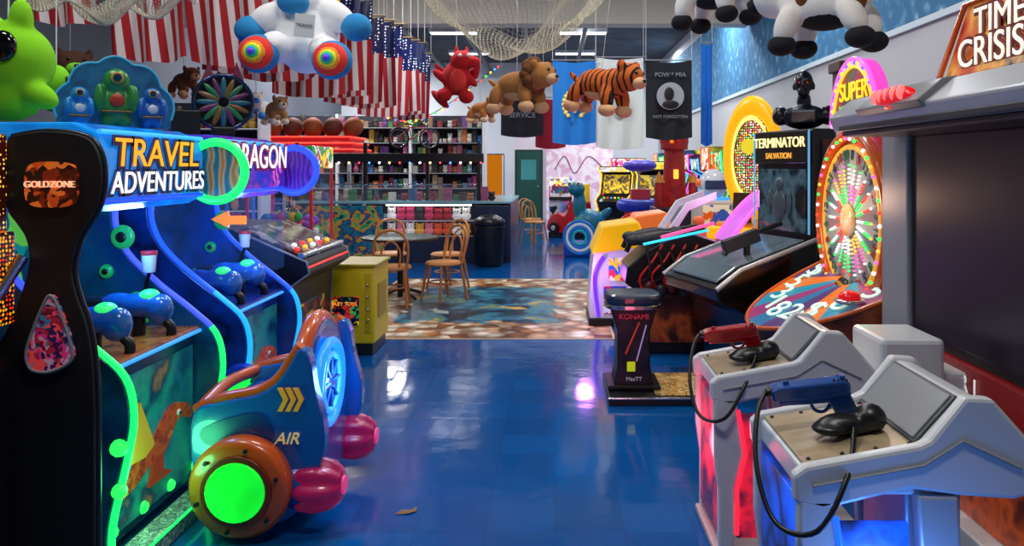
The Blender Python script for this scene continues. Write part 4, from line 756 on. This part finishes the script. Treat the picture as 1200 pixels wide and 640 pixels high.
a.prism('console_body',[(.72,0),(1.35,0),(1.4,.95),(1.1,1.05),(.78,.88),(.62,.74),(.6,.6),(.75,.5)],'xz',6.55,7.1,BLK,.015)
a.bx('base_art',.7,1.3,6.53,6.55,.1,.5,ART(['#1a0c0a','#4a1810','#a84a22','#2a1410'],5,1,.12,'n',.3,False))
for k in range(5): a.tube('red_hose_%d'%k,[(.75+.12*k,6.52,.55),(.72+.1*k,6.48,.66+.02*(k%2)),(.83+.1*k,6.5,.8),(.92+.1*k,6.55,.93)],.01,M('#a81616',.3,0,.3))
for k in range(6): a.tube('black_hose_%d'%k,[(.7+.11*k,6.51,.62),(.8+.11*k,6.46,.68),(.78+.1*k,6.5,.9)],.012,BLK)
for i,y in enumerate((6.65,7.0)):
    a.blob('gun_body_%d'%i,[((.85,y,.98),(.2,.05,.06),(0,-.15,0)),((.95,y,.93),(.07,.05,.08)),((.68,y,.96),(.07,.04,.05))],DGR,.012); a.cyl('gun_barrel_%d'%i,(1.15,y,1.03),.025,.3,BLK,rot=(0,pi/2-.15,0)); a.tube('gun_handle_%d'%i,[(.66,y,.95),(.62,y,.86)],.022,BLK,sm=False); a.cyl('gun_post_%d'%i,(.92,y,.88),.04,.14,BLK)
a.tube('neon_pink',[(.9,6.5,1.0),(1.35,6.5,1.12)],.014,M('#ff4a8a',.3,0,2.5),sm=False); a.tube('neon_cyan',[(.75,6.5,.94),(1.3,6.5,1.06)],.011,M('#2ac8ff',.3,0,2.5),sm=False)
a.balls('skull_details',[((.8+.1*k,6.5,.58-.03*(k%2)),(.05,.04,.06),k%2) for k in range(5)],[M('#5a2018',.3),M('#2a2c34',.3)],False)

def kids_ride(name,x,y,c1,c2,c3):
    a=A(name,(x,y,0),rel=True)
    a.prism('body',crom([(-.25,0),(-.27,.5),(-.2,.85),(0,1.0),(.25,.95),(.3,.5),(.28,0)],5),'xz',-.3,.3,M(c1,.3,0,.1,.4),.02)
    a.prism('yellow_cap',[(-.27,.72),(-.16,1.0),(.2,1.05),(.3,.8)],'xz',-.33,.33,M(c2,.3,0,.5),.02); a.tube('neon_near',[(-.2,-.32,.1),(-.24,-.32,.5),(-.15,-.32,.7)],.02,M(c3,.3,0,2.0)); a.tube('neon_mid',[(.22,-.32,.1),(.24,-.32,.5),(.2,-.32,.75)],.015,M('#ff4a9a',.3,0,1.6))
    a.bx('screen',-.1,.2,-.31,-.3,.45,.68,ART(['#2a6ad8','#f0d23a','#e83a5a','#e8e8f0'],14,2,.5,'v')); a.bx('base',-.3,.32,-.33,.33,0,.08,BLK)
    a.bx('lower_art',-.15,.22,-.31,-.3,.12,.4,ART(['#c83a5a','#e8e8f0','#3a4ab0'],12,4,.3,'v'))
kids_ride('kiddie_arcade_machine',.64,8.0,'#d8dade','#e8b80a','#6a2ae0')
kids_ride('kiddie_arcade_machine.001',1.15,9.6,'#2a6ab0','#e8742a','#e03a9a')
def cabinet(name,x,y,c1,c2,led,h=1.75,rz=0,w=.7,seed=0):
    a=A(name,(x,y,0),rz,rel=True)
    prof=[(.4,0),(-.25,0),(-.28,.7),(-.42,.85),(-.38,.93),(-.12,1.02),(0,1.42),(-.18,1.52),(-.2,h),(.4,h)]
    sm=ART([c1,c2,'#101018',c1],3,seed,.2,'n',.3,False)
    for i,k in enumerate((-w/2,w/2-.03)): a.prism('side_panel_%d'%i,prof,'xz',k,k+.03,sm,.006)
    a.tube('led_edge',[(u-.012,-w/2,z) for u,z in prof[1:9]],.012,M(led,.3,0,2.4),sm=False); a.tube('led_edge_far',[(u-.012,w/2,z) for u,z in prof[1:9]],.012,M(led,.3,0,2.4),sm=False)
    a.prism('front_body',[(.38,0),(-.22,0),(-.25,.7),(-.38,.85),(-.1,.98),(.04,1.42),(.38,1.5)],'xz',-w/2+.03,w/2-.03,BLK,0)
    a.box('screen',(-.05,0,1.22),(.02,w-.12,.42),ART([c2,'#102040',led,'#102040',c1],6,seed+3,.9,'n',.1,False),rot=(0,.3,0)); a.bx('marquee',-.2,-.17,-w/2+.03,w/2-.03,1.54 if h>1.6 else h-.12,h-.02,ART([c1,led,'#ffffff','#ffe02a'],16,seed+5,.9,'v'))
    a.bx('marquee_back',-.16,.38,-w/2+.03,w/2-.03,1.5 if h>1.6 else h-.14,h,BLK); a.balls('buttons',[((-.3,-.2+.08*k,.93),.022,k%4) for k in range(6)],[M(c,.3,0,1.5) for c in ['#ff3a3a','#3aff5a','#ffe03a','#3a9aff']]); a.bx('coin_door',-.265,-.245,-.12,.12,.2,.5,DGR); a.cyl('stick',(-.32,.22,.95),.01,.1,CHR); a.ball('joystick_knob',(-.32,.22,1.0),.03,M('#ff2a2a',.3))
    return a
spec=[(2.85,7.2,'#8a1a2a','#e8a02a','#ff5a3a'),(2.95,8.05,'#1a3a8a','#2ac8e8','#ff3ab0'),(2.9,10.2,'#c88a1a','#c82a1a','#ffd23a'),(2.9,11.1,'#2a1a6a','#c83ae8','#b05aff'),(2.9,12.8,'#0a5a4a','#2ae88a','#3aff9a'),(2.9,13.8,'#8a1a1a','#e8d23a','#ff3a3a'),(2.9,14.8,'#1a2a7a','#3a8ae8','#3ac8ff'),(2.9,15.9,'#5a1a5a','#e85ab0','#ff5ae0'),(2.9,17,'#1a5a8a','#e8e83a','#3ac8ff'),(2.9,18.2,'#8a4a1a','#e82a2a','#ffb03a'),(2.9,19.4,'#1a1a5a','#3ae85a','#5aff5a'),(2.9,20.6,'#6a1a1a','#3ab8e8','#ff6a3a')]
for i,(x,y,c1,c2,l) in enumerate(spec): cabinet('upright_arcade_cabinet',x,y,c1,c2,l,1.75+.1*(i%3),0,.72,i)
for i,(x,y,c1,c2,l) in enumerate([(1.35,16.6,'#b8b8bc','#d8b01a','#ffd23a'),(2.0,15.4,'#d8b01a','#c8c8cc','#ffe05a'),(1.75,18.4,'#a81a3a','#f0a03a','#ff5aa0')]): cabinet('upright_arcade_cabinet',x,y,c1,c2,l,1.6+.1*(i%3),1.2,.7,40+i)
# low red ride with open front
a=A('red_racing_kiddie_ride',(.35,17.4,0),rz=-.5,rel=True); RR=M('#b8141e',.3,0,.1,.5)
a.bx('base',-.4,.4,-.3,.3,0,.12,BLK); a.prism('body_shell',crom([(-.4,.12),(-.42,.4),(-.2,.55),(.0,.5),(.15,.8),(.38,.85),(.42,.4),(.4,.12)],4),'xz',-.26,.26,RR,.03); a.bx('windshield',-.16,-.12,-.2,.2,.5,.8,GLASS('#a0c0ff',.3))
for i,(x,y) in enumerate([(-.25,-.3),(.25,-.3),(-.25,.3),(.25,.3)]): a.cyl('wheel_%d'%i,(x,y,.22),.12,.07,BLK,'y'); a.cyl('hubcap_%d'%i,(x,y*1.13,.22),.06,.02,CHR,'y')
a.bx('control_tower',.3,.45,-.1,.1,.8,1.2,M('#e8c01a',.3,0,.3)); a.ring('steering_wheel',(-.02,0,.72),.09,.012,BLK,rot=(0,-.9,0))
a=A('yellow_oval_portal_machine',(2.32,9.0,0),rz=-.75,rel=True); YE=M('#f0a808',.3,0,.9)
a.bx('base',-.36,.36,-.25,.3,0,.95,M('#c87a0a',.35,0,.2),.03); a.bx('control_lip',-.38,.38,-.4,-.25,.75,.9,YE,.02)
a.ring('oval_frame_outer',(0,0,1.7),.32,.065,YE,rot=(pi/2,0,0),sx=1,sy=1.9); a.ring('oval_frame_inner',(0,-.05,1.7),.24,.014,M('#fff07a',.3,0,1.6),rot=(pi/2,0,0),sx=1,sy=1.95)
a.ball('oval_glass',(0,.03,1.7),(.29,.03,.57),DOTS(['#ffffff','#5aff9a','#ffd23a','#ff5a8a'],'#6a5a3a',34,1.5,.33)); a.prism('inner_slot',[(-.12,.95),(.12,.95),(.1,1.3),(-.1,1.3)],'xz',-.27,-.24,M('#3a2a10',.4)); a.cyl('medallion',(0,-.1,1.83),.09,.03,M('#d8c82a',.3,0,.8),'y')
a=A('neon_ball_slide_game',(1.78,7.7,0),rel=True)
a.bx('cabinet',-.1,.55,-.35,.35,0,.85,ART(['#2a1a5a','#8a2a80','#15102a'],3,2,.2,'n',.3,False),.02)
arc=[(-.1+.55*(k/12),.86+.5*math.sin(k/12*pi/2)) for k in range(13)]
a.mesh('curved_slide',[(u,y,z) for u,z in arc for y in(-.28,.28)],[(2*i,2*i+1,2*i+3,2*i+2) for i in range(12)],M('#b85ac8',.2,0,.7),True)
for i,y in enumerate((-.3,.3)): a.tube('slide_neon_%d'%i,[(u,y,z) for u,z in arc],.02,M('#ff5ad0',.3,0,2.0),sm=False)
a.bx('slide_back',.42,.5,-.3,.3,.85,1.38,M('#6a3ab0',.3,0,.4))
a=A('sloped_glass_redemption_game',(1.02,7.95,0),rel=True,sc=.95)
a.bx('cabinet',-.02,.6,-.35,.35,0,.8,M('#1a1c24',.35),.02); ww=M('#d8dce2',.3,0,.05)
for i,y in enumerate((-.35,.31)): a.prism('side_frame_%d'%i,[(-.04,.8),(.3,1.3),(.62,1.42),(.62,1.34),(.33,1.22),(.06,.8)],'xz',y,y+.04,ww,.01)
a.mesh('sloped_glass',[(-.02,-.33,.83),(-.02,.33,.83),(.32,.33,1.29),(.32,-.33,1.29)],[(0,1,2,3)],GLASS('#cfe8ff',.25)); a.bx('playfield',0,.58,-.3,.3,.81,.83,DOTS(['#ff5a9a','#5ae0ff','#ffd25a'],'#1a2a4a',24,1.4,.3)); a.tube('pink_neon',[(0,-.37,.82),(.6,-.37,.9)],.014,M('#ff5a9a',.3,0,2.2),sm=False); a.tube('cyan_neon',[(0,-.39,.75),(.6,-.39,.8)],.012,M('#3ac8ff',.3,0,2.2),sm=False)
a.blob('orange_mascot',[((.45,-.2,.95),(.09,.08,.12)),((.45,-.22,1.1),(.07,.07,.06)),((.37,-.24,1.0),(.04,.04,.05))],M('#d0702a',.5,0,.1),.012)
a=A('rainbow_ring_game',(1.2,11.0,0),rz=-.5,rel=True,sc=.9); a.bx('base',-.35,.35,-.25,.3,0,.6,M('#20305a',.4),.02)
for j,c in enumerate(['#b82020','#d87a1a','#20a040','#1a90c0','#2a3ac0']): a.ring('arch_%d'%j,(0,-.02,.62),.42-.045*j,.02,M(c,.3,0,.5),rot=(pi/2,0,0))
a.cyl('centre',(0,0,.62),.2,.05,M('#8a98a8',.3,0,.1),'y')
a=A('red_castle_tower_machine',(1.93,12.4,0),rel=True); CR=ART(['#9a1616','#b8241c','#7a1010'],6,2,.12,'n',.5,False)
a.bx('base_cabinet',-.36,.36,-.35,.35,0,.95,M('#2a1a2a',.4),.02); a.cyl('tower',(0,0,1.42),.2,.95,CR,r2=.16,seg=20); a.cyl('parapet',(0,0,1.92),.22,.1,CR,seg=20)
for k in range(8): t=2*pi*k/8; a.box('merlon_%d'%k,(.19*math.cos(t),.19*math.sin(t),2.01),(.07,.07,.1),CR,rot=(0,0,t))
a.lathe('flame',[(.05,0),(.08,.07),(.05,.16),(.01,.26)],(0,0,1.97),M('#ff7a1a',.3,0,2)); a.bx('tower_window',-.04,.04,-.2,-.17,1.4,1.55,M('#ffd24a',.3,0,1.2)); 
for k,x in enumerate((-.27,.27)): a.cyl('turret_%d'%k,(x,-.2,1.15),.08,.4,CR,r2=.07,seg=14); a.cyl('turret_cone_%d'%k,(x,-.2,1.43),.1,.18,M('#c8821a',.4,0,.2),r2=.005,seg=14)
a=A('dome_robot_machine',(2.25,10.9,0),rel=True,sc=.9); a.bx('base',-.3,.3,-.3,.3,0,1.25,M('#d0c8c0',.35),.04); a.ball('dome',(0,0,1.5),(.22,.22,.24),M('#c8ccd4',.2,0,.05)); a.bx('visor',-.17,.17,-.24,-.17,1.42,1.56,M('#1a3a5a',.1,0,.2),.03); a.cyl('ear_left',(-.24,0,1.52),.06,.06,M('#e8641a',.3,0,.4),'x'); a.cyl('ear_right',(.24,0,1.52),.06,.06,M('#e8641a',.3,0,.4),'x'); a.lathe('antenna',[(.04,0),(.015,.1),(.02,.2),(.04,.22),(.01,.26)],(0,0,1.72),M('#ff5a1a',.3,0,1))
a.cyl('glow_band',(0,0,1.27),.26,.04,M('#3a98e0',.3,0,1.2)); a.bx('front_screen',-.22,.22,-.31,-.3,.85,1.18,ART(['#e8641a','#f0e0c0','#2a5ab0'],10,3,.4,'v'))
a=A('sea_monster_kiddie_ride',(.62,13.8,0),rz=-.3,rel=True,sc=.8)
a.blob('monster_body',[((0,0,.75),(.35,.3,.3)),((-.2,-.1,1.15),(.15,.14,.35)),((-.25,-.18,1.5),(.2,.22,.16)),((.3,.1,.9),(.25,.1,.1),(0,-.7,0))],ART(['#1a7a4a','#1a6aa0','#2a9a4a'],4,1,.1,'n',.4,False),.025)
for k in(-1,1): a.ball('eye_%d'%k,(-.25+.1*k,-.33,1.62),.06,WHT); a.ball('pupil_%d'%k,(-.25+.1*k,-.385,1.62),.025,BLK)
a.bx('base',-.5,.5,-.4,.4,0,.3,M('#1a4ab0',.3,0,.1),.05)
for j,c in enumerate(['#1a6ac0','#c8d0d8','#1a6ac0','#1aa0b0']): a.ring('striped_arch_%d'%j,(-.1,-.44,.44),.36-.07*j,.03,M(c,.3,0,.3),rot=(pi/2,0,0))
a=A('bumper_boat_ride',(1.55,13.9,0),rel=True,sc=.95); a.ring('inflatable_tube',(0,0,.95),.34,.12,M('#2a3ab0',.35,0,.1)); a.cyl('pedestal',(0,0,.45),.3,.9,M('#a8183a',.4,0,.1)); a.bx('seat',-.18,.18,-.1,.2,.9,1.25,M('#c83a4a',.4)); a.tube('canopy_pole',[(0,.2,1.0),(0,.2,1.7)],.02,CHR,sm=False); a.ball('canopy',(0,.1,1.7),(.33,.33,.12),M('#4a3ab0',.4,0,.2))
crane('claw_crane_machine.002',.15,20.5,('#c82a3a','#2a8ad8'),1.3,.6)
crane('claw_crane_machine.003',1.75,20.4,('#e8a02a','#5a2ad8'),1.75)
for i,(x,y) in enumerate([(-5.2,6.5),(-5.2,7.5),(-5.2,8.5),(-5.2,5.4)]): cabinet('upright_arcade_cabinet',x,y,'#1a2a6a','#c83a2a','#3ac8ff',1.8,pi,.72,20+i)
for i,(x,y) in enumerate([(-3.9,21.8),(-3.0,21.8),(-4.8,21.8)]): cabinet('upright_arcade_cabinet',x,y,'#6a1a2a','#e8c83a','#ff5a3a',1.8,pi/2,.72,30+i)
a=A('dropped_leaf_scrap',(-.68,3.55,0.003),rz=.4,rel=True); a.mesh('scrap',[(-.06,0,0),(-.02,.025,.004),(.02,.015,.001),(.05,.03,.005),(.04,-.01,.001),(0,-.025,.004),(-.03,-.015,0)],[(0,1,2,3,4,5,6)],M('#7a5a3a',.7))

# ---------- lights ----------
def area(name,loc,size,e,col=(1,1,1),sy=None):
    l=bpy.data.lights.new(name,'AREA'); l.energy=e; l.size=size; l.color=col
    if sy: l.shape='RECTANGLE'; l.size_y=sy
    o=bpy.data.objects.new(name,l); o.location=loc; S.collection.objects.link(o); return o
for i,(x,y,e,sx_,sy_) in enumerate([(.4,1.2,65,1.1,.35),(-2.4,2.5,55,1.1,.35),(.6,6.5,70,1.1,.35),(-3.0,9.5,80,1.1,.35),(-.9,9.3,85,1.1,.35),(.72,14.6,110,.35,1.0),(-4.6,14.8,190,1.1,.35),(-5.4,19,230,1.1,.35),(.72,19,150,.4,1.2),(2.6,21.5,150,.5,.35),(-5,23,150,1.1,.35),(-.6,4.1,45,1.1,.35),(2.6,9.5,60,1.1,.35),(2.6,14.5,80,.5,.35)]):
    area('ceiling_lamp_and_fill',(x,y,4.84),sx_,e,(.96,.97,1) if y>8 else (1,.96,.92),sy_)  # several are added fill without a fixture; left rear ones avoid floor glare
def pl(name,loc,e,col,r=.08):
    l=bpy.data.lights.new(name,'POINT'); l.energy=e; l.color=col; l.shadow_soft_size=r
    o=bpy.data.objects.new(name,l); o.location=loc; S.collection.objects.link(o)
pl('neon_glow_green',(-1.6,3.12,.35),5,(.1,1,.3)); pl('neon_glow_blue',(-1.9,3.5,1.3),8,(.2,.5,1)); pl('neon_glow_blue.001',(-1.8,4.6,1.25),8,(.2,.4,1)); pl('neon_glow_blue.003',(-1.0,3.64,.6),4,(.15,.4,1))
pl('neon_glow_blue.002',(.95,2.0,.4),5,(.1,.3,1)); pl('neon_glow_red',(.6,3.35,.4),5,(1,.1,.15)); pl('neon_glow_purple',(.3,7.5,.6),8,(.6,.2,1)); pl('neon_glow_warm',(1.5,4.7,1.4),7,(1,.6,.4)); pl('neon_glow_pink',(1.6,7.2,1.3),8,(1,.3,.8)); pl('console_fill_light',(-1.6,5.6,1.3),3,(.9,.5,.6))  # last one is an added fill light to brighten the dark button console
wd=bpy.data.worlds.new('w'); S.world=wd; wd.use_nodes=True; wd.node_tree.nodes['Background'].inputs[0].default_value=(.3,.35,.45,1); wd.node_tree.nodes['Background'].inputs[1].default_value=.3
# ---------- camera ----------
c=bpy.data.cameras.new('camera'); c.lens=27; c.sensor_width=36; c.shift_x=-50/1200; c.shift_y=-125/1200; c.clip_start=.05
o=bpy.data.objects.new('camera',c); o.location=(0,0,1.6); o.rotation_euler=(pi/2,0,0); S.collection.objects.link(o); S.camera=o
